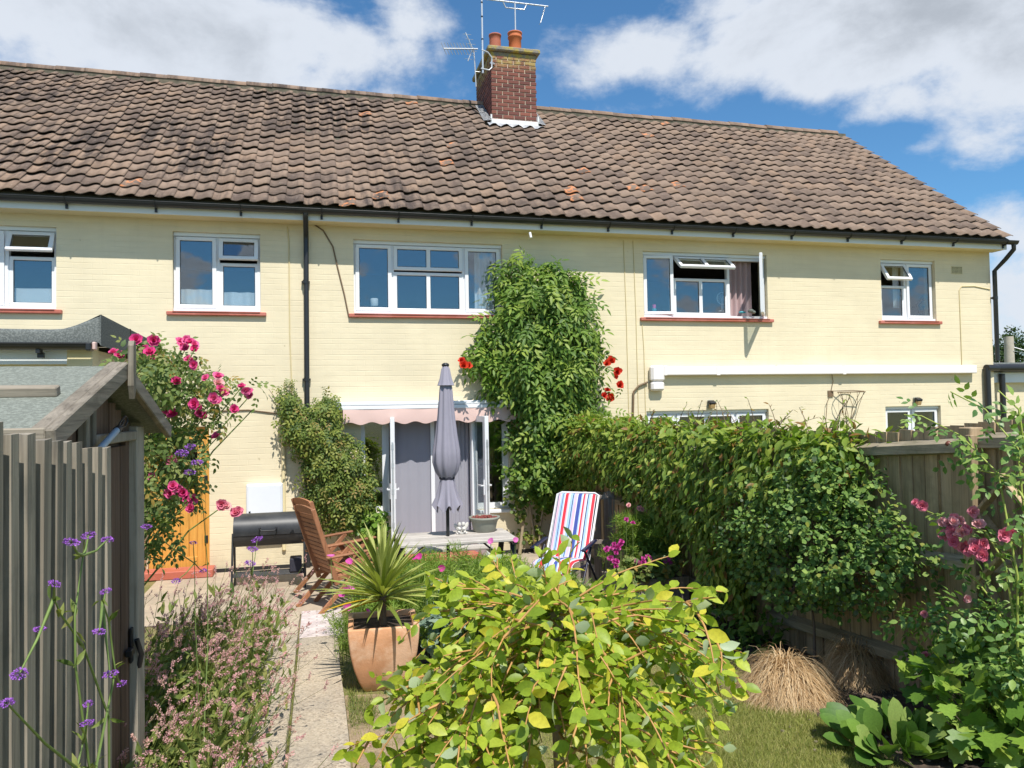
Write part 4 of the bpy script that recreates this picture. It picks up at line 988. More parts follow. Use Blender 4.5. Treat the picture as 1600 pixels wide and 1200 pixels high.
# ================================================================ SHED AND SLAT SCREEN
shed = empty('garden_shed', (-1.6, 3.2, gz(3.2))); SI = Matrix.Translation((1.6, -3.2, -gz(3.2)))
tag(shed, 'weathered timber garden shed with green felt roof and brown gable', 'shed')
def sp(mb, name, mat, par=None):
    o = mb.build(name, mat, par or shed)
    if par is None: o.matrix_parent_inverse = SI
    return o
SX, SB, SXL = -.80, -.70, -2.9                                   # gable wall, barge plane, far end
RYr, RZr, EZn, EZf, EYn, EYf = 3.17, 2.315, 2.085, 2.065, 2.36, 4.02
def roofz(y): return RZr-(RYr-y)*(RZr-EZn)/(RYr-EYn) if y < RYr else RZr-(y-RYr)*(RZr-EZf)/(EYf-RYr)
yk = 2.50; i = 0
while yk < 3.84:                                                 # vertical gable boards
    y1 = min(yk+.094, 3.86); z1 = min(roofz(yk), roofz(y1))-.05; lo = 2.03 if 3.10 < (yk+y1)/2 < 3.68 else gz(3)-.02
    q = MB(); k = rng.normal(0, .003); q.v = [(SX+k+a, b, c) for a in (-.02, 0) for b in (yk, y1-.004) for c in (lo, z1+(.0 if b == yk else (roofz(y1)-roofz(yk))*.0))]
    q.f = [(0, 1, 3, 2), (4, 6, 7, 5), (0, 4, 5, 1), (2, 3, 7, 6), (0, 2, 6, 4), (1, 5, 7, 3)]; q.sm = [False]*6; q.mi = [0]*6
    sp(q, 'gable_board', 'brown_shed_board'); yk += .096; i += 1
yk = 3.12
sd_ = MB(); sd_.bb(SX-.05, SX-.03, 3.08, 3.70, gz(3.4), 2.02); sdo = sp(sd_, 'shed_door', 'brown_shed_board')
while yk < 3.66:
    q = MB(); q.bb(SX-.029, SX-.006+rng.normal(0, .002), yk, min(yk+.088, 3.685), gz(3.4)+.05, 2.0, .003); q.build('door_board', 'brown_shed_board', sdo); yk += .09
q = MB(); q.bb(SX+.001, SX+.03, 3.60, 3.655, 1.10, 1.13, .004); q.bb(SX+.001, SX+.012, 3.68, 3.74, 1.05, 1.20, .003); q.tube([(SX+.03, 3.69, 1.15), (SX+.045, 3.71, 1.08), (SX+.03, 3.73, 1.02)], .012, 6); q.build('hasp', 'black_iron', sdo)
q = MB(); q.bb(SX-.02, SX+.028, 3.715, 3.86, gz(3.7)-.03, 2.08, .004); sp(q, 'door_post', 'pale_post')
q = MB(); q.bb(SX+.002, SX+.03, 3.02, 3.714, 2.02, 2.06, .004); sp(q, 'door_head', 'pale_post')
for y in (2.93, 3.01): q = MB(); q.bb(SX+.002, SX+.034, y, y+.036, gz(3), roofz(y)-.06, .003); sp(q, 'cover_batten', 'grey_weathered_slat')
q = MB(); q.bb(SXL, SX-.06, 2.50, 2.52, gz(2.5), 2.08); q.bb(SXL, SX-.06, 3.84, 3.86, gz(3.8), 2.06); q.bb(SXL, SXL+.02, 2.52, 3.84, gz(3), 2.09); sp(q, 'shed_wall', 'brown_shed_board')
q = MB(); pn = [(EYn-.02, EZn), (RYr, RZr), (EYf+.02, EZf)]
for (ya, za), (yb, zb_) in zip(pn[:-1], pn[1:]): q.add([(SXL, ya, za), (SB-.02, ya, za), (SB-.02, yb, zb_), (SXL, yb, zb_)], [(0, 1, 2, 3)]); q.add([(SXL, ya, za-.025), (SB-.02, ya, za-.025), (SB-.02, yb, zb_-.025), (SXL, yb, zb_-.025)], [(3, 2, 1, 0)])
q.add([(SXL, EYn-.02, EZn), (SB-.02, EYn-.02, EZn), (SB-.02, EYn-.02, EZn-.025), (SXL, EYn-.02, EZn-.025)], [(3, 2, 1, 0)])
sp(q, 'felt_roof', 'felt_green')
q = MB(); ym = 2.74; q.beam((SXL, ym, roofz(ym)+.018), (SB-.10, ym, roofz(ym)+.018), .045, .032, (0, -.27, 1), .004); sp(q, 'roof_batten', 'grey_weathered_rail_x')
q = MB(); q.beam((SXL, EYn-.02, EZn-.018), (SB-.012, EYn-.02, EZn-.018), .03, .065, (0, 0, 1), .004); sp(q, 'eaves_board', 'grey_weathered_rail_x')
q = MB(); q.beam((SB, EYn-.03, EZn-.02), (SB, RYr+.0, RZr-.015), .026, .062, (0, 0, 1), .004); q.beam((SB-.032, EYn-.02, EZn+.008), (SB-.032, RYr, RZr+.010), .04, .014, (0, 0, 1), .003); sp(q, 'barge_board', 'barge_wood')
q = MB(); q.beam((SB, RYr+.004, RZr-.02), (SB, EYf+.03, EZf-.02), .026, .062, (0, 0, 1), .004); q.beam((SB-.032, RYr, RZr+.010), (SB-.032, EYf+.02, EZf+.008), .04, .014, (0, 0, 1), .003); sp(q, 'barge_board', 'barge_wood')
q = MB(); q.v = [(SB+.016+a, RYr-.03+b, c) for a in (0, .02) for b, c in ((0, 2.24), (.022, 2.19), (.044, 2.24), (.044, 2.39), (.03, 2.41), (.014, 2.41), (0, 2.39))]
q.f = [tuple(range(6, -1, -1)), tuple(range(7, 14))]+[(i, (i+1) % 7, 7+(i+1) % 7, 7+i) for i in range(7)]; q.sm = [False]*9; q.mi = [0]*9
sp(q, 'finial', 'grey_weathered_slat')
# hooked tool hung on the gable
t = empty('hook_tool', atX(160, 697, -.735)); tag(t, 'pale blue tube with a black wire loop end hung on the shed gable', 'tool')
a, b, c = Vector((0, 0, 0)), atX(183, 672, -.735)-atX(160, 697, -.735), atX(199, 656, -.735)-atX(160, 697, -.735)
q = MB(); q.tube([a-(b-a)*.5, a, b], .0125, 10); q.build('tube', 'pale_blue_tube', t)
q = MB(); d = c-b; e = Vector((0, 0, 1)).cross(d).cross(d).normalized()*-.018
q.tube([b-d*.1, b+d*.35+e, b+d*.8+e*1.3, c+e*.4, c-e*.5, b+d*.75-e*.9, b+d*.3-e*.3], .0035, 6); q.tube([b, b+d*.4, b+d*.7+e*.6], .003, 6); q.tube([b-d*.05, b+d*.15], .0145, 8); q.build('loop', 'black_iron', t)
# slat screen: upright battens over backing boards
scr = empty('slat_screen', (-.67, 2.3, gz(2.3))); CI = Matrix.Translation((.67, -2.3, -gz(2.3))); tag(scr, 'grey upright slat screen beside the shed door', 'fence')
def cp(mb, name, mat): o = mb.build(name, mat, scr); o.matrix_parent_inverse = CI; return o
y = 1.26; i = 0
while y < 2.715:
    zt_ = 2.098-(y-1.846)*.095+rng.normal(0, .006); ln = rng.normal(.016, .012); wd = rng.uniform(.048, .060); tw = rng.normal(0, .006)
    q = MB(); rows = [(0, gz(y)-.05), (.35, .75), (.7, 1.4), (1, zt_)]
    for f, z in rows:
        bw = rng.normal(0, .0022); q.v += [(-.664+a+(tw*(f-.5) if a else 0)+bw*.5, y+b+ln*(1-f)+bw, z+(rng.normal(0, .002) if f == 1 else 0)) for a, b in ((0, 0), (.030, .003), (.030, wd-.003), (0, wd))]
    q.f = [(k*4+j, k*4+(j+1) % 4, k*4+4+(j+1) % 4, k*4+4+j) for k in range(3) for j in range(4)]+[(3, 2, 1, 0), (12, 13, 14, 15)]; q.sm = [False]*len(q.f); q.mi = [0]*len(q.f); cp(q, 'batten', 'grey_weathered_slat')
    if y < 2.63: q = MB(); q.bb(-.696+rng.normal(0, .002), -.670+rng.normal(0, .002), y+.015, y+.112, gz(y)-.05, zt_-.012+rng.normal(0, .006), .002); cp(q, 'backing_board', 'grey_weathered_slat')
    y += rng.normal(.0985, .004)
q = MB(); q.bb(-.73, -.695, 1.2, 2.72, 1.55, 1.62); q.bb(-.73, -.695, 1.2, 2.72, .75, .82); cp(q, 'back_rail', 'grey_weathered_rail_y')

# ================================================================ RIGHT-HAND FENCE
FX = 3.75
fence = empty('board_fence', (FX, 6.8, gz(6.8))); FI = Matrix.Translation((-FX, -6.8, -gz(6.8))); tag(fence, 'close boarded weathered timber fence under the creeper', 'fence')
def fp(mb, name, mat): o = mb.build(name, mat, fence); o.matrix_parent_inverse = FI; return o
def ftop(y): return 1.915+max(0, (4.4-y))*.11 if y < 4.4 else 1.915
y = 2.6
while y < 10.95:
    wd = .118; q = MB(); z0_, z1_ = gz(y)-.04, ftop(y)+rng.normal(0, .006); a = rng.normal(0, .004)
    q.v = [(FX+u+a, y+v, z) for u, v in ((0, 0), (.010, wd), (.022, wd), (.022, 0)) for z in (z0_, z1_)]
    q.f = [(0, 1, 3, 2), (2, 3, 5, 4), (4, 5, 7, 6), (6, 7, 1, 0), (1, 7, 5, 3), (0, 2, 4, 6)]; q.sm = [False]*6; q.mi = [0]*6; fp(q, 'fence_board', 'fence_board'); y += .108
for y0, y1 in ((2.6, 3.64), (3.74, 5.86), (5.94, 8.50), (8.60, 10.95)):
    for h in (.26, .92, 1.62):
        za, zb_ = (h+gz(y0)*.6+(.1 if y0 < 4.4 else 0), h+gz(y1)*.6) if y0 > 3 else (h+.33, h+.27)
        q = MB(); q.v = [(FX+a, yy, zz+c) for yy, zz in ((y0, za), (y1, zb_)) for a, c in ((-.002, -.045), (-.065, -.035), (-.06, .02), (-.002, .05))]
        q.f = [(0, 1, 5, 4), (1, 2, 6, 5), (2, 3, 7, 6), (3, 0, 4, 7), (3, 2, 1, 0), (4, 5, 6, 7)]; q.sm = [False]*6; q.mi = [0]*6; fp(q, 'rail', 'grey_weathered_rail_y')
for y in (3.69, 5.90, 8.55): q = MB(); q.bb(FX-.10, FX-.004, y-.045, y+.045, gz(y)-.1, ftop(y)-.02, .006); fp(q, 'post', 'fence_board')
q = MB(); q.bb(FX-.03, FX-.002, 2.6, 10.9, gz(6)-.06, gz(6)+.03); fp(q, 'gravel_board', 'fence_board')
p = atX(1482, 697, FX-.05); t = empty('snail', p); tag(t, 'rust brown snail shell on the top fence rail', 'snail')
q = MB(); q.lathe((0, 0, .012), [(.012, -.012), (.02, 0), (.014, .012), (.004, .02)], 10); q.ball((0, .018, .006), (.006, .016, .006)); q.build('shell', 'snail_brown', t)
# diagonal trellis by the fence
tr_ = empty('trellis', (3.66, 3.35, gz(3.3))); TI = Matrix.Translation((-3.66, -3.35, -gz(3.3))); tag(tr_, 'diagonal wooden trellis panel behind the pink rose', 'trellis')
def clip(a, b, z0, z1):
    d = b-a; t0 = max(0, (z0-a.z)/d.z); t1 = min(1, (z1-a.z)/d.z); return (a+d*t0, a+d*t1) if t1-t0 > .1 else None
for i in range(5):
    z = -.05+i*.38
    for sd2 in (0, 1):
        xx = 3.655-.02*sd2; c = clip(Vector((xx, 3.62 if sd2 else 2.85, z)), Vector((xx, 2.85 if sd2 else 3.62, z+.80)), .55, 1.72)
        if c: q = MB(); q.beam(c[0], c[1], .018, .058, (1, 0, 0), .003); o = q.build('lath', 'fence_board', tr_); o.matrix_parent_inverse = TI
q = MB(); q.bb(3.63, 3.68, 3.625, 3.665, gz(3.6), 1.93, .004); q.bb(3.63, 3.68, 2.80, 2.845, gz(2.8), 1.93, .004); q.build('upright', 'fence_board', tr_).matrix_parent_inverse = TI

# ================================================================ GARDEN FURNITURE
t = empty('barrel_barbecue', (-.575, 9.9, .006)); tag(t, 'black barrel barbecue with loop handle against the cream wall', 'barbecue')
n = 18; Lh = .40; Rb = .195; zc = .70
def halfdrum(a0, a1, r, name):
    q = MB(); vs = []
    for x in (-Lh, Lh): vs += [(x, -r*math.cos(a0+(a1-a0)*k/n), zc+r*math.sin(a0+(a1-a0)*k/n)) for k in range(n+1)]
    q.add(vs, [(k, n+1+k, n+2+k, k+1) for k in range(n)], True); q.add(vs[:n+1], [tuple(range(n+1))]); q.add(vs[n+1:], [tuple(reversed(range(n+1)))]); return q.build(name, 'bbq_black', t)
ld = halfdrum(R(-12), R(180), Rb+.006, 'lid'); halfdrum(R(-178), R(-14), Rb, 'firebox')
q = MB(); q.tube([(-.09, -Rb+.01, zc+.04), (-.10, -Rb-.045, zc+.045), (-.075, -Rb-.06, zc+.015), (.075, -Rb-.06, zc+.015), (.10, -Rb-.045, zc+.045), (.09, -Rb+.01, zc+.04)], .009, 8); q.build('handle', 'black_iron', ld)
for sx in (-1, 1):
    for sy in (-1, 1): q = MB(); q.tube([(sx*(Lh+.012), sy*.09, zc-.02), (sx*(Lh+.02), sy*.20, .0)], .013, 8); q.build('leg', 'bbq_black', t)
    q = MB(); q.tube([(sx*(Lh+.018), -.17, .16), (sx*(Lh+.018), .17, .16)], .01, 6); q.build('cross_bar', 'bbq_black', t)
q = MB()
for i in range(7): q.tube([(-Lh-.01, -.15+i*.05, .17), (Lh+.01, -.15+i*.05, .17)], .006, 5)
q.build('wire_shelf', 'bbq_black', t)
q = MB(); q.bb(Lh-.16, Lh-.02, -.12, .12, .18, .34, .01); q.build('charcoal_box', 'dark_cloth', t)

def recliner(loc, rzv, label):
    t = empty('wooden_armchair', loc, rzv); tag(t, label, 'chair')
    # local: faces +X, back towards -X
    lean = Vector((-.36, 0, 1)).normalized(); b0 = Vector((-.06, 0, .38)); Lb = .78
    for s in (-1, 1):
        q = MB(); q.beam(b0+Vector((0, s*.25, -.08)), b0+Vector((0, s*.25, 0))+lean*Lb, .026, .05, (1, 0, 0), .005); q.build('back_post', 'teak', t)
        q = MB(); q.beam((-.30, s*.285, .0), (.36, s*.285, .62), .024, .05, (0, 0, 1), .004); q.build('leg', 'teak', t)
        q = MB(); q.beam((.42, s*.262, .0), (.02, s*.262, .60), .024, .05, (0, 0, 1), .004); q.build('leg', 'teak', t)
        q = MB(); q.beam((-.20, s*.29, .60), (.46, s*.30, .635), .055, .024, (0, 0, 1), .008); q.build('armrest', 'teak', t)
        q = MB(); q.beam((-.10, s*.235, .355), (.45, s*.235, .425), .022, .05, (0, 0, 1), .004); q.build('seat_rail', 'teak', t)
    for i in range(13):
        c = b0+lean*(.03+i*.054)+Vector((.012-.015*math.sin(i/12*3.1), 0, 0)); q = MB(); q.box(c, (.016, .475, .045), ry(math.atan2(lean.x, lean.z)), .004); q.build('back_slat', 'teak', t)
    c = b0+lean*(Lb-.025)
    q = MB(); vs = []
    for k in range(9):
        yv = -.262+.524*k/8; h = .03*(1-(2*k/8-1)**2); vs += [c+Vector((dx, yv, 0))+lean*(dz+(h if dz > 0 else 0)) for dx, dz in ((-.014, -.04), (.014, -.04), (.014, .02), (-.014, .02))]
    q.add(vs, [(4*k+j, 4*k+(j+1) % 4, 4*k+4+(j+1) % 4, 4*k+4+j) for k in range(8) for j in range(4)]+[(3, 2, 1, 0), (32, 33, 34, 35)]); q.build('top_rail', 'teak', t)
    for i in range(8): q = MB(); x = -.02+i*.06; q.box((x, 0, .395+x*.127), (.05, .46, .016), ry(-.127), .004); q.build('seat_slat', 'teak', t)
    return t
recliner((.16, 8.62, .003), R(22), 'reddish wooden slatted armchair with its back to the path')
recliner((.12, 9.32, .006), R(24), 'reddish wooden armchair half hidden behind the other slatted chair')

# picnic table
t = empty('picnic_table', (1.45, 8.38, .0)); tag(t, 'sun bleached plank picnic table with the parasol through it', 'table')
for i in range(4): q = MB(); q.box((rng.normal(0, .004), -.285+i*.19, .725+rng.normal(0, .002)), (1.26, .184, .032), None, .006); q.build('table_plank', 'bleached_plank', t)
for yv, nm in ((.86, 'bench_plank'), (.99, 'bench_plank')): q = MB(); q.box((.03, yv, .435), (1.18, .12, .03), None, .006); q.build(nm, 'bleached_plank', t)
for s in (-1, 1):
    x = s*.60
    for y0, y1 in ((-.30, -.42), (.30, .55)): q = MB(); q.beam((x, y1, .02), (x, y0*.8, .705), .035, .06, (1, 0, 0), .004); q.build('leg', 'black_iron', t)
    q = MB(); q.beam((x, -.36, .69), (x, .36, .69), .035, .045, (1, 0, 0)); q.build('top_bearer', 'black_iron', t)
    q = MB(); q.beam((x*.98, -.36, .40), (x*.98, 1.04, .40), .03, .04, (1, 0, 0)); q.build('seat_bearer', 'black_iron', t)
    q = MB(); q.beam((x, .0, .41), (x*.45, .0, .70), .02, .03, (0, 1, 0)); q.build('brace', 'black_iron', t)
t = empty('white_plank', (1.25, 8.0, .02)); tag(t, 'short white painted plank lying under the picnic table', 'plank'); q = MB(); q.box((.0, .55, .03), (.62, .09, .05), rz(R(4)), .006); q.build('board', 'white_fence', t)

# closed parasol
t = empty('parasol', (1.385, 8.40, 0)); tag(t, 'closed lavender grey parasol standing through the picnic table', 'parasol')
q = MB(); q.tube([(0, 0, .05), (0, 0, 2.60)], .019, 12); q.build('pole', 'black_pvc', t)
q = MB(); q.lathe((0, 0, 0), [(.22, .006), (.22, .05), (.05, .07), (.03, .2), (.02, .2)], 20, caps=(True, True)); q.build('base', 'black_pvc', t)
def folds(amp, n=8, ph=0.0):
    return lambda a, j, z: 1+amp*(.7*math.cos(n*a+ph+z*1.3)+.3*math.cos((n-3)*a+1.1+z*2.5))
q = MB(); q.lathe((0, 0, 0), [(.040, 2.55), (.058, 2.44), (.072, 2.28), (.090, 2.05), (.112, 1.85), (.138, 1.68), (.142, 1.55), (.118, 1.45), (.085, 1.395), (.074, 1.375)], 64, folds(.15), caps=(False, False)); q.build('canopy', 'parasol_cloth', t)
def hem(a, j, z): return 1+.20*math.cos(8*a+.4)*(1.395-z)/.36
q = MB(); n = 64; vs = []
for k, (r, z) in enumerate(((.074, 1.372), (.092, 1.28), (.118, 1.17), (.148, 1.045))):
    for i in range(n): a = 2*math.pi*i/n; rr = r*hem(a, k, z); vs.append((rr*math.cos(a), rr*math.sin(a), z-(.045*math.cos(8*a+.4+math.pi) if k == 3 else 0)))
q.add(vs, [(k*n+i, k*n+(i+1) % n, (k+1)*n+(i+1) % n, (k+1)*n+i) for k in range(3) for i in range(n)], True); q.build('canopy_skirt', 'parasol_cloth', t)
q = MB(); q.lathe((0, 0, 0), [(.080, 1.362), (.084, 1.375), (.082, 1.39)], 32, folds(.05), caps=(False, False)); q.build('tie', 'dark_cloth', t)
q = MB(); q.lathe((0, 0, 0), [(.030, 2.615), (.048, 2.57), (.066, 2.47), (.092, 2.395)], 48, folds(.09, 8, .6), caps=(False, False)); q.build('vent_flap', 'parasol_cloth', t)
q = MB(); q.lathe((0, 0, 0), [(.035, 2.605), (.042, 2.615), (.040, 2.632), (.018, 2.645)], 16); q.build('cap', 'black_pvc', t)

# bowl planter and cherub figure on the table
tz = .742
p = atZ(757, 830, tz); t = empty('bowl_planter', (p.x+.0, p.y, tz)); tag(t, 'round grey green bowl planter of red succulents on the picnic table', 'planter')
q = MB(); q.lathe((0, 0, 0), [(.115, 0), (.125, .01), (.145, .10), (.16, .135), (.175, .14), (.18, .165), (.165, .168), (.155, .14)], 28, caps=(True, True)); q.build('bowl', 'planter_grey', t)
q = MB()
for i in range(90): a = rng.random()*6.28; r = .145*math.sqrt(rng.random()); q.ball((r*math.cos(a), r*math.sin(a), .15+.012*rng.random()), (.014, .014, .012), 5, 3)
o = q.build('succulents', 'red_succulent', t); o['kind'] = 'stuff'
p = atZ(721, 834, tz); t = empty('cherub_figure', (p.x, p.y, tz)); tag(t, 'small white stone pair of cherubs beside the bowl planter', 'statue')
q = MB(); q.bb(-.06, .065, -.035, .035, 0, .018, .005); q.build('plinth', 'stone_white', t)
for s in (-1, 1):
    q = MB(); q.ball((s*.027, 0, .05), (.026, .026, .036)); q.ball((s*.022, -.005, .103), (.021, .02, .022)); q.ball((s*.024, .002, .113), (.022, .021, .017)); q.tube([(s*.035, -.01, .07), (s*.03, -.035, .055), (s*.008, -.035, .06)], [.010, .009, .007], 6); q.tube([(s*.03, -.005, .03), (s*.035, -.04, .025), (s*.02, -.045, .02)], [.015, .012, .008], 6); q.build('cherub', 'stone_white', t)
q = MB(); q.ball((.058, .012, .085), (.022, .006, .045), rot=ry(R(25))); q.build('wing', 'stone_white', t)
q = MB(); q.ball((-.056, .012, .08), (.02, .006, .04), rot=ry(R(-25))); q.build('wing', 'stone_white', t)

# folding recliner with striped cushion
t = empty('striped_recliner', (2.66, 8.12, .0), R(-38)); tag(t, 'folding garden recliner with red white and blue striped cushion', 'chair')
def pad(pts, wd, th, name):
    q = MB(); vs = []; m = len(pts); nn = 10
    for i, p in enumerate(pts):
        p = Vector(p); tg = (Vector(pts[min(i+1, m-1)])-Vector(pts[max(i-1, 0)])).normalized(); nr = Vector((1, 0, 0)).cross(tg).normalized()
        for side in (1, -1):
            for k in range(nn+1):
                u = -1+2*k/nn; u = u*side; e = (1-abs(u)**6)*(.55+.45*min(1, min(i, m-1-i)/1.0)); vs.append(p+Vector((u*wd/2, 0, 0))+nr*side*th/2*e)
    c = 2*(nn+1); q.add(vs, [(i*c+k, i*c+(k+1) % c, (i+1)*c+(k+1) % c, (i+1)*c+k) for i in range(m-1) for k in range(c)], True); q.add(vs[:c], [tuple(range(c))]); q.add(vs[-c:], [tuple(reversed(range(c)))]); return q.build(name, 'striped_canvas', t)
pad([(0, .0-.02, .47), (0, .07, .56), (0, .15, .70), (0, .24, .87), (0, .325, 1.02), (0, .375, 1.105), (0, .39, 1.13)], .46, .055, 'back_cushion')
pad([(0, .02, .455), (0, -.10, .475), (0, -.25, .495), (0, -.40, .505), (0, -.47, .49), (0, -.515, .44), (0, -.53, .34), (0, -.53, .22), (0, -.525, .17)], .46, .05, 'seat_cushion')
for s in (-1, 1):
    q = MB(); q.tube([(s*.25, -.02, .42), (s*.25, .415, 1.12), (s*.2, .43, 1.14), (0, .43, 1.14)], .013, 8); q.build('back_frame', 'white_upvc', t)
    q = MB(); q.tube([(s*.27, -.50, .01), (s*.27, .02, .60)], .013, 8); q.build('leg', 'navy_plastic', t)
    q = MB(); q.tube([(s*.28, .38, .01), (s*.28, -.22, .60)], .013, 8); q.build('leg', 'navy_plastic', t)
    q = MB(); q.beam((s*.29, -.30, .615), (s*.29, .13, .66), .055, .028, (0, 0, 1), .012); q.build('armrest', 'navy_plastic', t)
    q = MB(); q.tube([(s*.24, -.48, .43), (s*.24, .02, .42)], .012, 8); q.build('seat_rail', 'navy_plastic', t)
# upright pallet behind the recliner
t = empty('wooden_pallet', (3.12, 8.72, .006), R(-20)); tag(t, 'grey wooden pallet crate standing on end behind the striped recliner', 'pallet')
for i in range(5): q = MB(); q.box((.315, -.16+i*.085, .55), (.018, .078, 1.08), None, .003); q.build('slat', 'pallet_wood', t)
for i in range(5): q = MB(); q.box((-.27+i*.13, .21, .55), (.09, .016, 1.06), None, .003); q.build('slat', 'pallet_wood', t)
for x in (-.27, -.02, .27):
    q = MB(); q.box((x, .0, 1.085), (.05, .40, .02), None, .003); q.build('top_slat', 'pallet_wood', t)
    q = MB(); q.box((x, -.19, .54), (.045, .03, 1.06), None, .003); q.build('upright', 'pallet_wood', t)
q = MB(); q.box((0, -.19, 1.07), (.64, .03, .05), None, .003); q.box((0, -.19, .55), (.64, .026, .05), None, .003); q.build('cross_slat', 'pallet_wood', t)

# things seen through the panes
def inside(name, loc, label, cat): t = empty(name, loc); tag(t, label, cat); return t
t = inside('candle_jar', atY(585, 474, DW+.20), 'white candle jar on the inner sill of the wide window', 'jar')
q = MB(); q.lathe((0, 0, -.04), [(.05, 0), (.055, .02), (.055, .10), (.048, .11), (.045, .09)], 16); q.build('jar', 'curtain_white', t)
q = MB(); q.lathe((0, 0, .04), [(.044, 0), (.044, .005), (.003, .006), (.003, .02)], 12); q.build('candle', 'stone_white', t)
t = inside('pink_bottle', atY(1022, 482, DW+.2), 'pink topped teal bottle inside the open window', 'bottle')
q = MB(); q.lathe((0, 0, -.07), [(.035, 0), (.037, .06), (.02, .075)], 12); q.build('body', 'teal', t); q = MB(); q.lathe((0, 0, .0), [(.028, 0), (.03, .05), (.028, .06)], 12); q.build('cap', 'pink_plastic', t)
t = inside('desk_fan', atY(1129, 472, DW+.2), 'round white desk fan behind the neighbour’s window', 'fan')
q = MB(); ring = [(.10*math.cos(a), 0, .06+.10*math.sin(a)) for a in [2*math.pi*i/20 for i in range(21)]]; q.tube(ring, .006, 5)
for k in range(8): a = k*math.pi/8; q.tube([(.1*math.cos(a), -.01, .06+.1*math.sin(a)), (-.1*math.cos(a), -.01, .06-.1*math.sin(a))], .003, 4)
q.build('guard', 'curtain_white', t); q = MB(); q.tube([(0, .02, -.14), (0, .02, .06)], .012, 6); q.lathe((0, .02, -.15), [(.06, 0), (.055, .015)], 12); q.build('stand', 'curtain_white', t)
t = inside('office_chair', atY(1443, 492, DW+.55), 'black chair back seen through the far right window', 'chair')
q = MB(); q.tube([(-.14, 0, -.1), (-.12, 0, .18), (0, 0, .30), (.12, 0, .24), (.14, 0, -.1)], .035, 8); q.bb(-.2, .1, .0, .1, -.1, .16, .03); q.build('backrest', 'black_pvc', t)
q = MB(); q.bb(-.22, .2, -.2, .2, -.25, -.15, .03); q.tube([(0, 0, -.25), (0, 0, -.9)], .03, 8); q.build('seat', 'black_pvc', t)
t = inside('table_lamp', (2.53, DW+.45, .016), 'tall table lamp with tan shade inside the garden door side light', 'lamp')
q = MB(); q.lathe((0, 0, 0), [(.12, 0), (.12, .03), (.05, .06), (.05, .5), (.07, .7), (.05, .9), (.06, 1.05), (.045, 1.2), (.02, 1.32)], 14); q.build('stand', 'cable_brown', t)
q = MB(); q.lathe((0, 0, 1.30), [(.105, 0), (.075, .22)], 18, caps=(False, False)); q.build('lamp_shade', 'lamp_shade', t)
t = inside('sill_cloth', atY(1160, 488, DW+.03), 'teal and grey cloths on the sill under the open casement', 'cloth')
q = MB(); q.ball((0, 0, .0), (.07, .035, .018), 10, 5); q.build('teal_cloth', 'teal', t)
q = MB(); q.ball((.14, -.02, .02), (.05, .05, .035), 10, 5); q.ball((.18, -.03, .0), (.04, .04, .03), 10, 5); q.build('grey_cloth', 'planter_grey', t)
# ================================================================ PLANTS
TL, TR_, TN = T_leaf(.46, .08, .15), T_leaf(.92, .06, .08), T_leaf(.30, .05, .22)
TCa, TCr, TCs = T_compound(3, .40, .40, .32), T_compound(2, .60, .44, .2), T_compound(2, .55, .40, .25)
TLo, TS = T_lobed(), T_strand(3, .03, .5)
def poly_px(pts, Y): return [(lambda p: (p.x, p.z))(atY(px, py, Y)) for px, py in pts]
def stems(name, mat, parent, lines, r0=.01, r1=.003, n=5):
    mb = MB()
    for L in [q for q in lines if len(q) > 1]: m = len(L); mb.tube(L, [r0+(r1-r0)*i/(m-1) for i in range(m)], n, False)
    o = mb.build(name, mat, parent); o['kind'] = 'stuff'; return o
def root(name, loc, label, cat='plant', group=None): t = empty(name, loc); tag(t, label, cat, group); return t
def loc_(A, t): return np.asarray(A, float)-np.array(t.location)
def rel(p, t): return Vector(p)-Vector(t.location)
DOWN = np.array([0, 0, -1.0])
# flower meshes, shared by all the blooms of a kind
def bloom_mesh(name, mat, rings, cup, r):
    parts = []; tm = T_leaf(.85, .16, -.25, ((.35, .8), (.75, 1.0)))
    for k, (n, tilt, sz) in enumerate(rings):
        a = np.arange(n)*2*math.pi/n+k*.6+rng.normal(0, .12, n)
        ax = np.stack([np.cos(a)*math.cos(tilt), np.sin(a)*math.cos(tilt), np.full(n, math.sin(tilt))], 1)
        nr = np.stack([-np.cos(a)*math.sin(tilt), -np.sin(a)*math.sin(tilt), np.full(n, math.cos(tilt))], 1)
        parts.append(spread(tm, np.zeros((n, 3))+[0, 0, cup*k], ax, nr, sz*rng.uniform(.85, 1.1, n), np.tile([[r, .1]], (n, 1))+rng.uniform(-.12, .12, (n, 2))*[1, 0]))
    V, FF, rr = join(parts); return npmesh(name, V, FF, mat, np.clip(rr, 0, 1))
ROSES = [bloom_mesh('rose_flower', 'rose_petal', [(7, .25, 1.0), (7, .65, .85), (6, 1.05, .65), (4, 1.35, .5)], .06, .15+.25*k) for k in range(3)]
PALE = [bloom_mesh('rose_flower', 'pale_rose_petal', [(7, .15, 1.0), (7, .55, .85), (6, .95, .65)], .06, .2+.3*k) for k in range(3)]
CAMP = [bloom_mesh('trumpet_flower', 'campsis_petal', [(5, .3, 1.0), (5, 1.2, 1.0)], -.1, .2+.4*k) for k in range(2)]
COSM = [bloom_mesh('cosmos_flower', 'cosmos_petal', [(8, .12, 1.0)], 0, .1+.4*k) for k in range(3)]
PELA = [bloom_mesh('geranium_flower', 'cosmos_petal', [(6, .1, 1.0), (6, .6, .9), (5, 1.1, .8)], .12, .4+.2*k) for k in range(2)]
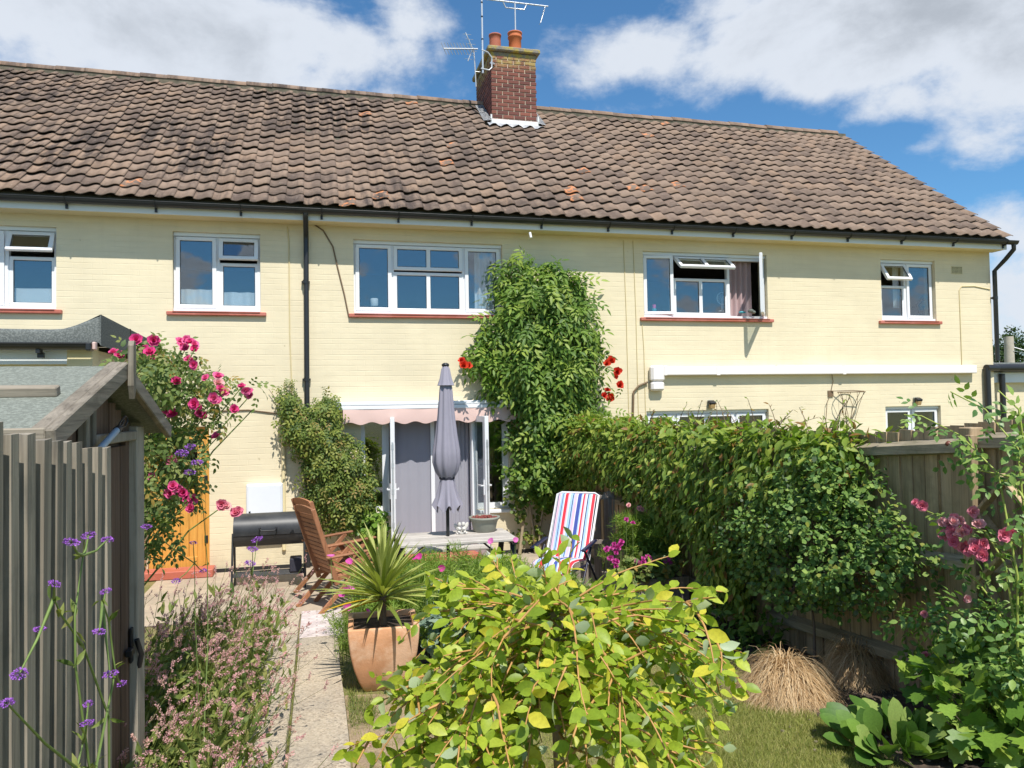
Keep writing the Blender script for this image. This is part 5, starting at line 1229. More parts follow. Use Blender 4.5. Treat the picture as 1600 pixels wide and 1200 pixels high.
def blooms(meshes, pts, size, parent, face=(0, -1, .5), name=None):
    for p in pts:
        me = meshes[int(rng.random()*len(meshes))]; o = bpy.data.objects.new(name or me.name.split('.')[0], me); link(o, parent)
        f = (Vector(face)+Vector(rng.normal(0, .35, 3))).normalized(); q = f.to_track_quat('Z', 'Y') @ Matrix.Rotation(rng.random()*6.28, 3, 'Z').to_quaternion()
        o.location = rel(p, parent); o.rotation_mode = 'QUATERNION'; o.rotation_quaternion = q; s = size*rng.uniform(.8, 1.15); o.scale = (s, s, s)

def wall_plant(t, poly, Yb, depth, ncl, per, crad, tm, mat, size, edge=.3, axis_out=.5, name='foliage', dens=None):
    """foliage carried on a wall: clumps over an outline in the wall's plane, standing out from it"""
    q = polypts(poly, ncl); e = np.clip(edged(q, poly)/edge, .05, 1)**.6
    fr = rng.random(ncl)**.35
    C = np.stack([q[:, 0], Yb-.03-depth*e*fr, q[:, 1]], 1)
    O = unit(np.stack([rng.normal(0, .35, ncl), -np.ones(ncl), rng.normal(.35, .3, ncl)], 1))
    P, N = clumps(C, per, crad, O, .7); P[:, 1] = np.minimum(P[:, 1], Yb-.015)
    n = len(P); ax = N*axis_out+DOWN*.75+gauss(n, .42); nr = N+np.array([0, -.3, .75])+gauss(n, .45)
    r = rng.random((n, 2)); 
    return leaves(name, mat, t, [spread(tm, loc_(P, t), ax, nr, rng.uniform(size[0], size[1], n), r)]), C
# trumpet vine on the house wall
t = root('trumpet_vine', (3.2, DW-.1, 0), 'tall dark green trumpet vine climbing the cream wall with red flowers', 'climber')
pa = poly_px([(798, 396), (812, 384), (836, 398), (848, 402), (884, 420), (912, 448), (928, 474), (938, 506), (930, 540), (930, 590), (926, 640), (955, 690), (940, 740), (900, 760), (850, 760), (818, 730), (812, 680), (812, 640), (782, 618), (760, 600), (746, 570), (742, 530), (756, 508), (774, 482), (780, 440), (790, 412)], 10.75)
wall_plant(t, pa, DW, .46, 430, 5, .15, TCa, 'campsis_leaf', (.20, .31), .45)
pb = poly_px([(800, 640), (830, 620), (930, 640), (960, 700), (930, 780), (870, 800), (830, 790), (800, 800), (790, 740), (800, 690)], 10.7)
wall_plant(t, pb, DW, .5, 170, 16, .13, TR_, 'campsis_leaf', (.045, .075), .3, name='small_leaf_foliage')
pc = poly_px([(795, 720), (830, 740), (845, 800), (850, 840), (812, 850), (795, 790)], 10.85)
wall_plant(t, pc, DW, .2, 34, 10, .12, TR_, 'wall_shrub_leaf', (.05, .08), .2, name='young_foliage')
tr1 = [[rel(atY(*p, 10.85), t) for p in L] for L in ([(838, 868), (832, 820), (826, 780), (835, 720)], [(845, 868), (842, 830), (850, 790), (862, 740)], [(852, 868), (860, 825), (868, 790), (880, 740)], [(812, 866), (818, 810), (812, 760)], [(870, 866), (866, 820), (876, 780)])]
stems('trunk', 'pale_bark', t, tr1, .028, .016, 7)
blooms(CAMP, [atY(px, py, 10.45)+Vector(rng.normal(0, .02, 3)) for px, py in ((725, 566), (731, 570), (728, 574), (952, 563), (957, 566), (950, 570), (962, 592), (968, 596), (965, 600), (950, 615), (958, 620), (946, 622), (966, 580))], .075, t)
P = np.array([atY(px, py, 10.5) for px, py in ((930, 580), (945, 572), (940, 600), (955, 605), (935, 620), (948, 640), (720, 560), (735, 575), (960, 640), (972, 600))]); n = len(P)
leaves('side_shoot', 'campsis_leaf', t, [spread(TCa, loc_(P, t), gauss(n, .6)+DOWN*.5+[0, -.3, 0], gauss(n, .3)+[0, -.6, .6], rng.uniform(.16, .24, n))])

# shrub climbing round the downpipe
t = root('wall_shrub', (.35, DW-.1, 0), 'loose yellow green climber wrapped round the black downpipe', 'climber')
pa = poly_px([(440, 620), (455, 612), (470, 650), (483, 640), (500, 625), (518, 618), (530, 650), (545, 690), (560, 690), (575, 740), (588, 770), (572, 800), (540, 830), (508, 820), (488, 790), (478, 745), (470, 700), (450, 670)], 10.7)
wall_plant(t, pa, DW-.05, .46, 270, 10, .12, TCs, 'wall_shrub_leaf', (.085, .14), .25)
pb = poly_px([(425, 600), (440, 590), (458, 600), (470, 640), (470, 720), (455, 720), (448, 670)], 10.9)
wall_plant(t, pb, DW, .06, 40, 6, .08, TCs, 'wall_shrub_leaf', (.05, .085), .2, name='thin_shoots')
pb = poly_px([(545, 790), (600, 800), (608, 840), (580, 860), (550, 840)], 10.6)
wall_plant(t, pb, DW, .4, 40, 12, .10, TLo, 'currant_leaf', (.05, .085), .2, name='undergrowth')
ln = [[rel((x0, DW-.12, .02), t), rel((x0+rng.normal(0, .05), DW-.2, .45), t), rel((x0-.05+rng.normal(0, .1), DW-.2, 1.0), t), rel((x0-.2+rng.normal(0, .2), DW-.12, 1.9), t)] for x0 in (.25, .34, .42, .5, .58)]
ln += [[rel(atY(470, 700, 10.95), t), rel(atY(450, 650, 10.95), t), rel(atY(420, 608, 10.95), t)], [rel(atY(460, 660, 10.95), t), rel(atY(452, 600, 10.95), t)]]
stems('stem', 'pale_bark', t, ln, .016, .004)

# creeper over the fence
t = root('fence_creeper', (FX-.1, 7.2, gz(7)), 'thick green creeper spilling over the wooden fence', 'climber')
def fence_foliage(poly, ncl, per, crad, tm, mat, size, depth, name, out=(-1, 0, .35)):
    q = polypts(poly, ncl); e = np.clip(edged(q, poly)/.25, .15, 1)**.5
    C = np.stack([FX-.04-depth*e*rng.random(ncl)**.4, q[:, 0], q[:, 1]], 1)
    O = unit(np.array(out)+rng.normal(0, .35, (ncl, 3))); P, N = clumps(C, per, crad, O, .7); n = len(P); P[:, 0] = np.minimum(P[:, 0], FX-.015)
    ax = N*.45+DOWN*.85+gauss(n, .4); nr = N+np.array([-.3, -.2, .7])+gauss(n, .45)
    return leaves(name, mat, t, [spread(tm, loc_(P, t), ax, nr, rng.uniform(*size, n))])
pY = [(4.55, 1.84), (4.9, 1.87), (5.6, 1.84), (6.4, 1.86), (7.2, 1.82), (8.0, 1.85), (9.0, 1.86), (10.2, 1.9), (10.9, 2.0), (10.9, 1.0), (10.2, .95), (9.3, 1.15), (8.7, 1.15), (8.3, 1.05), (7.6, .95), (7.2, .80), (6.9, .85), (6.6, .55), (6.2, .22), (5.8, .40), (5.5, 1.0), (4.9, 1.3), (4.5, 1.6)]
fence_foliage(pY, 900, 12, .15, TL, 'creeper_leaf', (.06, .105), .34, 'foliage')
pT = [(4.35, 1.80), (4.4, 1.85), (5.5, 1.89), (7, 1.87), (9, 1.90), (10.9, 2.02), (10.9, 1.8), (4.6, 1.75)]
q = polypts(pT, 230); C = np.stack([rng.uniform(FX-.36, FX+.22, 230), q[:, 0], q[:, 1]], 1); O = unit(np.array([0, -.2, 1])+rng.normal(0, .4, (230, 3))); P, N = clumps(C, 11, .13, O, .7); n = len(P)
leaves('crest_foliage', 'creeper_leaf', t, [spread(TN if 0 else TL, loc_(P, t), N*.3+gauss(n, .7)+[-.2, 0, -.25], N+gauss(n, .4)+[0, 0, .5], rng.uniform(.07, .115, n), np.clip(rng.random((n, 2))*[.75, 1.03]+[.25, 0], 0, 1))])
ln = []; tips = []
for i in range(34):
    y = rng.uniform(4.5, 8.4); b = Vector((FX-.1, y, 1.92)); h = rng.uniform(.06, .26); d = Vector((rng.normal(0, .08), rng.normal(0, .1), 0)); ln.append([rel(b, t), rel(b+d*.5+Vector((0, 0, h*.6)), t), rel(b+d+Vector((0, 0, h)), t)]); tips += [b+d*k+Vector((0, 0, h*k)) for k in (.5, .7, .85, 1)]
stems('shoot', 'cable_brown', t, ln, .004, .002, 4)
P = np.array(tips); n = len(P); leaves('shoot_leaves', 'creeper_leaf', t, [spread(TN, loc_(P, t), gauss(n, .7)+[0, 0, .2], gauss(n, .5)+[0, 0, 1], rng.uniform(.03, .06, n), rng.random((n, 2))*[1, .2]+[0, .8])])

# cotoneaster in front of the fence
def ellip(t, ells, ncl, per, crad, tm, mat, size, name='foliage', droop=.2, shell=(.62, 1.0)):
    parts = []; allC = []
    for (c, r, wgt) in ells:
        k = int(ncl*wgt); d = unit(rng.normal(0, 1, (k, 3))); C = np.array(c)+d*np.array(r)*rng.uniform(shell[0], shell[1], (k, 1)); P, N = clumps(C, per, crad, d, .7); n = len(P)
        parts.append(spread(tm, loc_(P, t), N*.6+DOWN*droop+gauss(n, .55), N*.8+np.array([0, -.2, .7])+gauss(n, .4), rng.uniform(*size, n))); allC.append(C)
    return leaves(name, mat, t, parts), np.concatenate(allC)
t = root('cotoneaster_shrub', (3.45, 5.05, gz(5)), 'dense small leaved green shrub trained against the fence', 'shrub')
el = [((3.42, 4.75, 1.26), (.30, .62, .45), .30), ((3.45, 5.3, 1.10), (.30, .58, .45), .25), ((3.42, 4.45, 1.06), (.28, .40, .32), .15), ((3.5, 5.65, 1.0), (.25, .36, .36), .12), ((3.45, 4.62, 1.55), (.22, .35, .25), .10), ((3.45, 5.0, .84), (.3, .50, .22), .10), ((3.46, 4.12, 1.12), (.2, .26, .28), .09)]
_, C = ellip(t, el, 430, 19, .105, TR_, 'cotoneaster_leaf', (.028, .046), shell=(.5, 1.05))
b = Vector((3.5, 4.95, gz(5)-.02)); ln = [[rel(b, t), rel(b+Vector((.02, .02, .35)), t), rel(b+Vector((0, .05, .7)), t)]]
for i in range(0, len(C), 9): c = Vector(C[i]); m = b+Vector((0, .05, .55)); ln.append([rel(m, t), rel(m.lerp(c, .5)+Vector((0, 0, .08)), t), rel(c, t)])
stems('branch', 'bark', t, ln, .016, .003)

# climbing rose by the shed
t = root('climbing_rose', (-.95, 4.75, gz(4.7)), 'tall climbing rose with bright pink blooms behind the shed', 'rose')
fl = [(286, 540), (297, 536), (305, 545), (294, 562), (304, 570), (227, 548), (240, 556), (349, 615), (337, 628), (383, 610), (286, 770), (270, 760), (300, 780), (316, 650), (178, 552), (186, 556), (234, 552), (282, 535), (292, 532), (302, 540), (290, 545), (300, 565), (213, 531), (240, 533), (344, 608), (335, 622), (322, 592), (341, 590), (378, 605), (389, 612), (391, 618), (365, 640), (310, 638), (306, 632), (312, 646), (275, 598), (262, 642), (270, 648), (340, 683), (230, 738), (238, 745), (275, 765), (282, 780), (290, 776), (297, 786), (298, 795), (265, 772)]
blooms(ROSES, [atY(px, py, 4.55+rng.uniform(-.25, .25)) for px, py in fl], .034, t)
blooms(PALE, [atY(px, py, 4.6) for px, py in ((347, 788), (354, 792), (368, 802), (372, 798), (340, 600), (268, 720))], .034, t)
pr = poly_px([(205, 540), (250, 530), (300, 545), (318, 590), (345, 595), (395, 608), (370, 650), (330, 690), (335, 720), (305, 740), (295, 770), (280, 800), (262, 850), (240, 900), (222, 930), (222, 700), (215, 640)], 4.75)
q = polypts(pr, 230)
keepm = (q[:, 0] < -.70) | (rng.random(len(q)) < .45); q = q[keepm]
C = np.stack([q[:, 0], 4.75+rng.uniform(-.35, .45, len(q)), q[:, 1]], 1); O = unit(rng.normal(0, .6, (len(q), 3))+[0, -.6, .5]); P, N = clumps(C, 6, .085, O, .8); n = len(P)
leaves('foliage', 'rose_leaf', t, [spread(TCr, loc_(P, t), N*.4+DOWN*.5+gauss(n, .6), N+[0, -.3, .6]+gauss(n, .4), rng.uniform(.06, .10, n))])
b = Vector((-1.32, 4.85, gz(4.85))); ln = []
for px, py in fl[::2]+[(232, 800), (350, 790), (395, 640)]:
    c = atY(px, py, 4.65); m = b.lerp(c, .55)+Vector((-.12, 0, .15)); ln.append([rel(b+Vector(rng.normal(0, .05, 3))*Vector((1, 1, 0)), t), rel(b.lerp(m, .5)+Vector((-.04, 0, .1)), t), rel(m, t), rel(m.lerp(c, .6)+Vector((0, 0, .06)), t), rel(c, t)])
stems('cane', 'green_stem', t, ln, .009, .003)

# right-hand rose with pink clusters and long lime canes
t = root('pink_cluster_rose', (3.5, 3.5, gz(3.5)), 'glossy leaved rose with pink flower clusters in front of the trellis', 'rose')
cl = [(1437, 790, 5), (1490, 826, 8), (1480, 832, 5), (1512, 818, 5), (1530, 852, 7), (1525, 866, 5), (1569, 835, 2), (1500, 840, 4)]
blooms(PALE, [atX(px+rng.normal(0, 8), py+rng.normal(0, 8), 3.36+rng.normal(0, .02)) for px, py, k in cl for _ in range(k)], .034, t, (-.5, -.7, .4))
blooms(PALE, [atX(px+rng.normal(0, 4), py+rng.normal(0, 3), 3.42) for px, py in ((1505, 943), (1512, 938), (1450, 957), (1440, 1028), (1448, 1022))], .024, t, (-.5, -.7, .4))
ln = []; LP = []
canes = [[(1590, 1080), (1590, 900), (1560, 740), (1500, 680), (1440, 650), (1412, 648)], [(1600, 1060), (1600, 800), (1590, 700), (1540, 640), (1485, 612)], [(1590, 1000), (1570, 880), (1540, 830), (1500, 820), (1440, 795)],
         [(1580, 1050), (1560, 950), (1520, 900), (1470, 880)], [(1600, 700), (1592, 640), (1560, 610)], [(1560, 1080), (1520, 1000), (1470, 960), (1440, 940)], [(1590, 1040), (1550, 1000), (1500, 1010), (1450, 1020)], [(1600, 780), (1580, 745), (1530, 735), (1490, 710)]]
for c in canes:
    L = [atX(px, py, 3.42+rng.normal(0, .05)) for px, py in c]; ln.append([rel(p, t) for p in L])
    for a, b in zip(L[:-1], L[1:]):
        m = max(3, int((b-a).length/.045)); LP += [a.lerp(b, i/m) for i in range(m)]
stems('cane', 'lime_stem', t, ln, .007, .003, 6)
P = np.array(LP)+gauss(len(LP), .022); n = len(P)
leaves('foliage', 'glossy_rose_leaf', t, [spread(TCr, loc_(P, t), gauss(n, .7)+DOWN*.35+[-.2, -.2, 0], gauss(n, .45)+[-.3, -.4, .8], rng.uniform(.085, .14, n))])
ellip(t, [((3.45, 3.55, .90), (.18, .28, .36), .45), ((3.42, 3.2, .85), (.2, .25, .35), .35), ((3.45, 3.85, .72), (.14, .18, .16), .25)], 34, 6, .08, TCr, 'glossy_rose_leaf', (.08, .13), 'undergrowth', shell=(.3, 1.0))

# weeping willow in the foreground: 300 nearest leaves singly, the rest as one mass
wx, wy = .868, 2.80; wg = gz(wy); t = root('weeping_willow', (wx, wy, wg), 'small weeping willow with yellow green leaves in the foreground', 'tree')
mb = MB(); mb.tube([(0, 0, -.05), (.005, 0, .4), (-.005, .01, .85), (0, 0, 1.13)], [.024, .021, .019, .017], 10); mb.ball((0, 0, 1.05), (.035, .035, .05)); mb.build('trunk', 'willow_stem', t)
ln = []; LP = []; LA = []; LU = []
def shoot(p, d, L, droop, kink=.10, free=False):
    """one twig that arches over under its own weight, leaves alternate along it"""
    pts = [p.copy()]; n = max(4, int(L/.055)); st = L/n; side = 1; tol = abs(rng.normal(0, .06))
    for k in range(n):
        d = (d+Vector((rng.normal(0, kink), rng.normal(0, kink), rng.normal(0, kink*.6)-droop*st*(1+1.5*k/n)))).normalized(); p = p+d*st
        k_ = 2.8/(2.8+p.y)
        if not free and ((p.z-1.85)*k_ > -.62+tol or p.x*k_ > min(.86, .44+(1.15-p.z)*.75)+tol or p.z < .04 or p.x*2.8/(2.8+p.y) < max(-.70, -.34-(1.2-p.z)*.68)-tol*.5): break
        pts.append(p.copy())
        for j in (0, 1):
            side = -side; sd = d.cross(Vector((0, 0, 1)))
            sd = (sd.normalized() if sd.length > .05 else Vector((1, 0, 0)))*side
            LP.append(pts[-2].lerp(p, (j+.5)/2)); LA.append(d*.75+sd*.8+Vector((0, 0, .15))); LU.append(Vector((0, -.65, .75)))
    if len(pts) > 1: LP.append(pts[-1]); LA.append(pts[-1]-pts[-2]); LU.append(Vector((0, -.2, 1))); ln.append(pts)
    return pts
for i in range(84):
    a = i*2.39996+rng.normal(0, .45); h = Vector((math.cos(a), math.sin(a), 0)); top = i % 4 == 0
    d = (h+Vector((0, 0, rng.uniform(.15, .40) if top else rng.uniform(-.35, .32)))).normalized(); z0_ = rng.uniform(1.04, 1.12) if top else rng.uniform(.62, 1.08)
    pts = shoot(Vector((0, 0, z0_)), d, rng.uniform(.55, .98)*(.85 if top else 1), rng.uniform(.35, 1.5))
    for k in range(int(rng.integers(3, 6)) if len(pts) > 2 else 0):
        j = int(rng.integers(2, len(pts)-1)) if len(pts) > 4 else 1; dd = (pts[j]-pts[j-1]).normalized(); sd = Vector((rng.normal(0, .7), rng.normal(0, .7), rng.normal(0, .35)))
        shoot(pts[j], (dd+sd+Vector((0, 0, .15))).normalized(), rng.uniform(.14, .40), rng.uniform(.2, 2.4))
for dx, dy, dz, L, dr in ((.05, 0, 1, .22, .1), (.9, .1, .22, .66, .35), (.6, -.2, .38, .50, .5), (-.55, .1, .30, .42, .7), (.3, .2, .75, .30, .3), (.95, -.2, .02, .72, .6), (-.3, -.2, .7, .26, .3)): shoot(Vector((0, 0, 1.08)), Vector((dx, dy, dz)).normalized(), L, dr, .07, True)
stems('branch', 'willow_twig', t, ln, .0055, .0018, 5)
P = np.array(LP); n = len(P); A_ = np.array(LA)/1.0+gauss(n, .45); U_ = np.array(LU)+gauss(n, .7)
sz = rng.uniform(.036, .078, n); dist = np.linalg.norm(P+np.array(t.location)-np.array(EYE), axis=1); order = np.argsort(dist-sz*4)
TW_ = T_leaf(.56, .07, .14, ((.2, .72), (.45, 1.0), (.72, .78)))
rr_ = rng.random((n, 2)); rest = order[300:]
leaves('leaf_mass', 'willow_leaf', t, [spread(TW_, P[rest], A_[rest], U_[rest], sz[rest], rr_[rest])])
wm = [npmesh('leaf', TW_[0], TW_[1], 'willow_leaf', np.tile([[(k % 6)/5, .95 if k == 7 else .3]], (len(TW_[0]), 1))) for k in range(8)]
def placed(name, me, P, A, U, S, parent):
    s, a, nn = frames(A, U)
    for i in range(len(P)):
        o = bpy.data.objects.new(name, me[int(rng.random()*len(me))]); link(o, parent)
        M = Matrix(np.stack([s[i], a[i], nn[i]], 1).tolist()).to_4x4(); o.matrix_local = Matrix.Translation(Vector(P[i])) @ M @ Matrix.Diagonal((S[i], S[i], S[i], 1))
nr_ = order[:300]; placed('leaf', wm, P[nr_], A_[nr_], U_[nr_], sz[nr_], t)

# terracotta planter with cordyline
pg = Vector((.455, 5.72, gz(5.72)+.012)); t = empty('terracotta_planter', pg, R(-3)); tag(t, 'square bellied terracotta planter beside the path', 'planter')
def sqring(h, w_, r=.014, n=6):
    out = []
    for cx, cy, a0 in ((1, 1, 0), (-1, 1, 90), (-1, -1, 180), (1, -1, 270)):
        for k in range(n): a = R(a0+90*k/(n-1)); out.append((cx*(w_-r)+r*math.cos(a), cy*(w_-r)+r*math.sin(a), h))
    return out
mb = MB(); prof = [(0, .135), (.02, .150), (.08, .178), (.18, .210), (.28, .232), (.38, .244), (.455, .248), (.462, .246), (.465, .238), (.462, .212), (.40, .207)]
vs_ = [p for h, w_ in prof for p in sqring(h, w_)]; c = 24
mb.add(vs_, [(i*c+k, i*c+(k+1) % c, (i+1)*c+(k+1) % c, (i+1)*c+k) for i in range(len(prof)-1) for k in range(c)], True); mb.add(vs_[:c], [tuple(reversed(range(c)))]); mb.build('pot', 'terracotta_planter', t)
mb = MB(); sq = sqring(.425, .209); mb.add(sq, [tuple(range(c))]); mb.build('soil', 'soil', t)
t2 = empty('cordyline', pg+Vector((.0, 0, .42))); tag(t2, 'spiky green cordyline growing in the terracotta planter', 'plant')
mb = MB(); mb.tube([(0, 0, 0), (.004, 0, .10), (0, 0, .23)], [.026, .022, .03], 9); mb.build('trunk', 'bark', t2)
blade = T_leaf(.068, .02, .16, ((.12, .7), (.35, 1.0), (.6, .9), (.82, .55)))
cm = [npmesh('leaf', blade[0], blade[1], 'cordyline_leaf', np.tile([[k/6, .1]], (len(blade[0]), 1))) for k in range(7)]
cy_ = [npmesh('leaf', blade[0], blade[1], 'cordyline_leaf', np.tile([[.5, .99]], (len(blade[0]), 1)))]
n = 120; a = np.arange(n)*2.39996; e_ = np.linspace(R(86), R(2), n)+rng.normal(0, .08, n)
A_ = np.stack([np.cos(a)*np.cos(e_), np.sin(a)*np.cos(e_), np.sin(e_)], 1); U_ = np.stack([-np.cos(a)*np.sin(e_), -np.sin(a)*np.sin(e_), np.cos(e_)], 1)+gauss(n, .1)
P = np.array([[0, 0, .22]])+A_*.012+np.stack([np.zeros(n), np.zeros(n), np.linspace(.05, -.05, n)], 1)
placed('leaf', cm, P, A_, U_, rng.uniform(.36, .52, n), t2)
placed('leaf', cy_, np.array([[0, 0, .19], [0, 0, .18]]), np.array([[-1, -.25, .08], [-.95, -.4, .02]]), np.array([[0, 0, 1.0], [0, 0, 1]]), [.46, .38], t2)

# feathery cosmos bed
t = root('cosmos_bed', (1.25, 6.9, gz(6.9)), 'feathery green bed with magenta daisy flowers before the table', 'flowers')
def feathery(t, centres, name='foliage', per=150, s=(.05, .11), r=.14):
    C = np.array(centres); P, N = clumps(C, per, r, np.tile([[0, 0, 1.0]], (len(C), 1)), .8); n = len(P)
    return leaves(name, 'feather_leaf', t, [spread(T_strand(2, .085, .35), loc_(P, t), gauss(n, .9)+[0, 0, .45], gauss(n, 1)+[0, 0, .4], rng.uniform(*s, n))])
cs = []
for i in range(150):
    x, y = rng.uniform(.34, 2.45), rng.uniform(6.3, 7.85); k = 1-abs(x-1.2)/1.6
    if x < .85 and y < 6.6: continue
    h = rng.uniform(.26, .58)*(.62+.5*k); cs += [(x+rng.normal(0, .04), y+rng.normal(0, .04), gz(y)+h*f) for f in (.35, .7, 1.0)]
feathery(t, cs)
ln = [[rel((c[0], c[1], gz(c[1])), t), rel((c[0]+rng.normal(0, .04), c[1], c[2]+.05), t)] for c in cs[2::3]]; stems('stem', 'green_stem', t, ln, .004, .002, 4)
fl = [(588, 913), (570, 901), (540, 922), (535, 928), (548, 918), (543, 948), (575, 957), (546, 878), (517, 870), (690, 888), (655, 870), (650, 874), (767, 846), (805, 844), (880, 903), (868, 908)]
fp_ = [atY(px, py, 6.5+rng.uniform(-.2, .3)) for px, py in fl]; blooms(COSM, fp_, .036, t, (0, -.8, .5))
stems('flower_stem', 'green_stem', t, [[rel(p, t), rel((p.x+rng.normal(0, .04), p.y+.05, gz(p.y)), t)] for p in fp_], .003, .003, 4)
P = np.array([(rng.uniform(.10, .40), rng.uniform(6.0, 7.5), 0) for _ in range(22)]); P[:, 2] = [gz(y)+rng.uniform(.03, .16) for y in P[:, 1]]
feathery(t, P, 'edge_foliage', 60, (.05, .09), .09)
# grey poppies
t = root('poppy_clump', (1.02, 6.35, gz(6.35)), 'blue grey leaved poppies with pale round seed heads', 'flowers')
C = np.array([(rng.uniform(.80, 1.32), rng.uniform(6.1, 6.6), gz(6.3)+rng.uniform(.08, .38)) for _ in range(46)]); P, N = clumps(C, 7, .07, np.tile([[0, -.3, .8]], (len(C), 1)), .8); n = len(P)
leaves('foliage', 'poppy_leaf', t, [spread(TLo, loc_(P, t), gauss(n, .8)+[0, -.2, .1], gauss(n, .4)+[0, -.4, .8], rng.uniform(.05, .10, n))])
for px, py in ((664, 913), (672, 905), (684, 906), (676, 916), (680, 921), (667, 921), (690, 915), (660, 918), (686, 925)):
    p = atY(px, py, 6.35)+Vector((0, rng.normal(0, .06), 0)); q = MB(); q.lathe(rel(p, t), [(.004, -.018), (.013, -.012), (.016, 0), (.013, .010), (.016, .013), (.010, .017)], 10); q.tube([rel(p, t), rel((p.x+.02, p.y, gz(p.y)+.2), t)], .0025, 4, False); q.build('seed_head', 'seed_pod', t)

# planter trough with feathery leaves and geraniums by the fence
t = empty('wooden_trough', (3.30, 7.45, gz(7.45))); tag(t, 'wooden trough against the fence holding pink geraniums', 'planter')
for i, (x, y, dx, dy) in enumerate(((0, -.24, .72, .025), (0, .24, .72, .025), (-.35, 0, .025, .455), (.35, 0, .025, .455))): q = MB(); q.box((x, y, .17), (dx, dy, .34), None, .004); q.build('side_board', 'pallet_wood', t)
q = MB(); q.box((0, 0, .28), (.66, .44, .03)); q.build('soil', 'soil', t)
t = root('trough_flowers', (3.30, 7.45, gz(7.45)+.3), 'feathery green plant and bright pink geraniums in the trough', 'flowers')
feathery(t, [(3.38+rng.normal(0, .17), 7.55+rng.normal(0, .12), gz(7.4)+.34+rng.uniform(0, .52)*(1)) for _ in range(75)], s=(.05, .11), r=.12)
C = np.array([(3.28+rng.uniform(-.4, .35), 7.2+rng.uniform(-.1, .15), gz(7.4)+.33+rng.uniform(0, .2)) for _ in range(40)]); P, N = clumps(C, 9, .07, np.tile([[0, -.5, .8]], (40, 1)), .8); n = len(P)
leaves('geranium_leaves', 'rose_leaf', t, [spread(TLo, loc_(P, t), gauss(n, .8), N+gauss(n, .3)+[0, -.3, .6], rng.uniform(.04, .07, n))])
gp_ = [atY(px+rng.normal(0, 4), py+rng.normal(0, 4), 7.15) for px, py, k in ((950, 862, 3), (962, 850, 3), (960, 874, 3), (967, 860, 2), (1000, 878, 4), (1003, 886, 3), (1012, 874, 2), (1042, 872, 4), (1050, 874, 2), (986, 820, 1), (974, 813, 1), (973, 843, 1)) for _ in range(k)]
blooms(PELA, gp_, .032, t); stems('stem', 'green_stem', t, [[rel(p, t), rel((p.x+.03, p.y+.1, gz(7.4)+.3), t)] for p in gp_], .003, .003, 4)
blooms([PALE[2]], [atY(px, py, 7.5) for px, py in ((998, 795), (1003, 796), (1000, 793), (982, 790))], .03, t)

# sedge tussocks
def tussock(c, r, h, n, label):
    """a mop of fine blades that rise and flop over to the ground"""
    t = root('sedge_tussock', c, label, 'grass'); a = rng.random(n)*2*math.pi; m = 7
    R_ = r*rng.uniform(.25, 1.08, n)**.8; wild = rng.random(n) < .16; R_ = np.where(wild, R_*1.12, R_); H_ = h*rng.uniform(.45, 1.1, n)*np.where(wild, rng.uniform(1.15, 1.6, n), 1); s_ = np.linspace(0, 1, m+1)[None]
    sw = rng.normal(0, .55, n)[:, None]*s_; out = R_[:, None]*s_; z = H_[:, None]*np.sin(s_**.62*math.pi*.97)
    z = np.maximum(z, .006+.02*rng.random((n, 1))); ang = a[:, None]+sw; b0 = rng.normal(0, .025, (n, 2))
    P = np.stack([b0[:, :1]+out*np.cos(ang), b0[:, 1:]+out*np.sin(ang), z], 2)+rng.normal(0, .012, (n, 1, 3))*s_[..., None]**2*[1, 1, .6]; wd = (.0022*(1-.8*s_))[..., None]*np.stack([-np.sin(ang), np.cos(ang), np.zeros_like(ang)], 2)
    V = np.stack([P-wd, P+wd], 2).reshape(-1, 3); k = 2*(m+1); f = np.array([(2*i, 2*i+1, 2*i+3, 2*i+2) for i in range(m)]); F_ = (f[None]+(np.arange(n)*k)[:, None, None]).reshape(-1, 4)
    leaves('blades', 'carex_blade', t, [(V, [F_], np.repeat(rng.random((n, 2)), k, 0))])
p = gnd(1226, 1088); tussock((p.x, p.y, p.z), .37, .185, 5200, 'larger straw coloured sedge tussock beside the lawn')
p = gnd(1345, 1062); tussock((p.x-.04, p.y, p.z), .31, .18, 3600, 'smaller brown sedge tussock close to the fence')

# bergenia: every leaf a part
p = gnd(1395, 1172); t = root('bergenia', (p.x, p.y, p.z), 'broad glossy round leaved bergenia at the lawn edge', 'plant')
TB = T_leaf(.52, .05, .16, ((.10, .13), (.28, .42), (.46, .82), (.63, 1.0), (.79, .90), (.92, .52)))
bm_ = [npmesh('leaf', TB[0], TB[1], 'bergenia_leaf', np.tile([[k/6, .1]], (len(TB[0]), 1))) for k in range(7)]
n = 78; a = rng.random(n)*6.28; rr = .24*np.sqrt(rng.random(n)); P = np.stack([rr*np.cos(a), rr*np.sin(a)*.8, .01+.05*rng.random(n)], 1)
ev = R(78)-rr/.24*R(48)+rng.normal(0, .15, n); A_ = np.stack([np.cos(a)*np.cos(ev), np.sin(a)*np.cos(ev), np.sin(ev)], 1)+gauss(n, .12)
U_ = np.stack([np.cos(a)*np.sin(ev)*.5, np.sin(a)*np.sin(ev)*.5-.45, np.cos(ev)+.25], 1)+gauss(n, .2)
placed('leaf', bm_, P, A_, U_, rng.uniform(.15, .235, n), t)
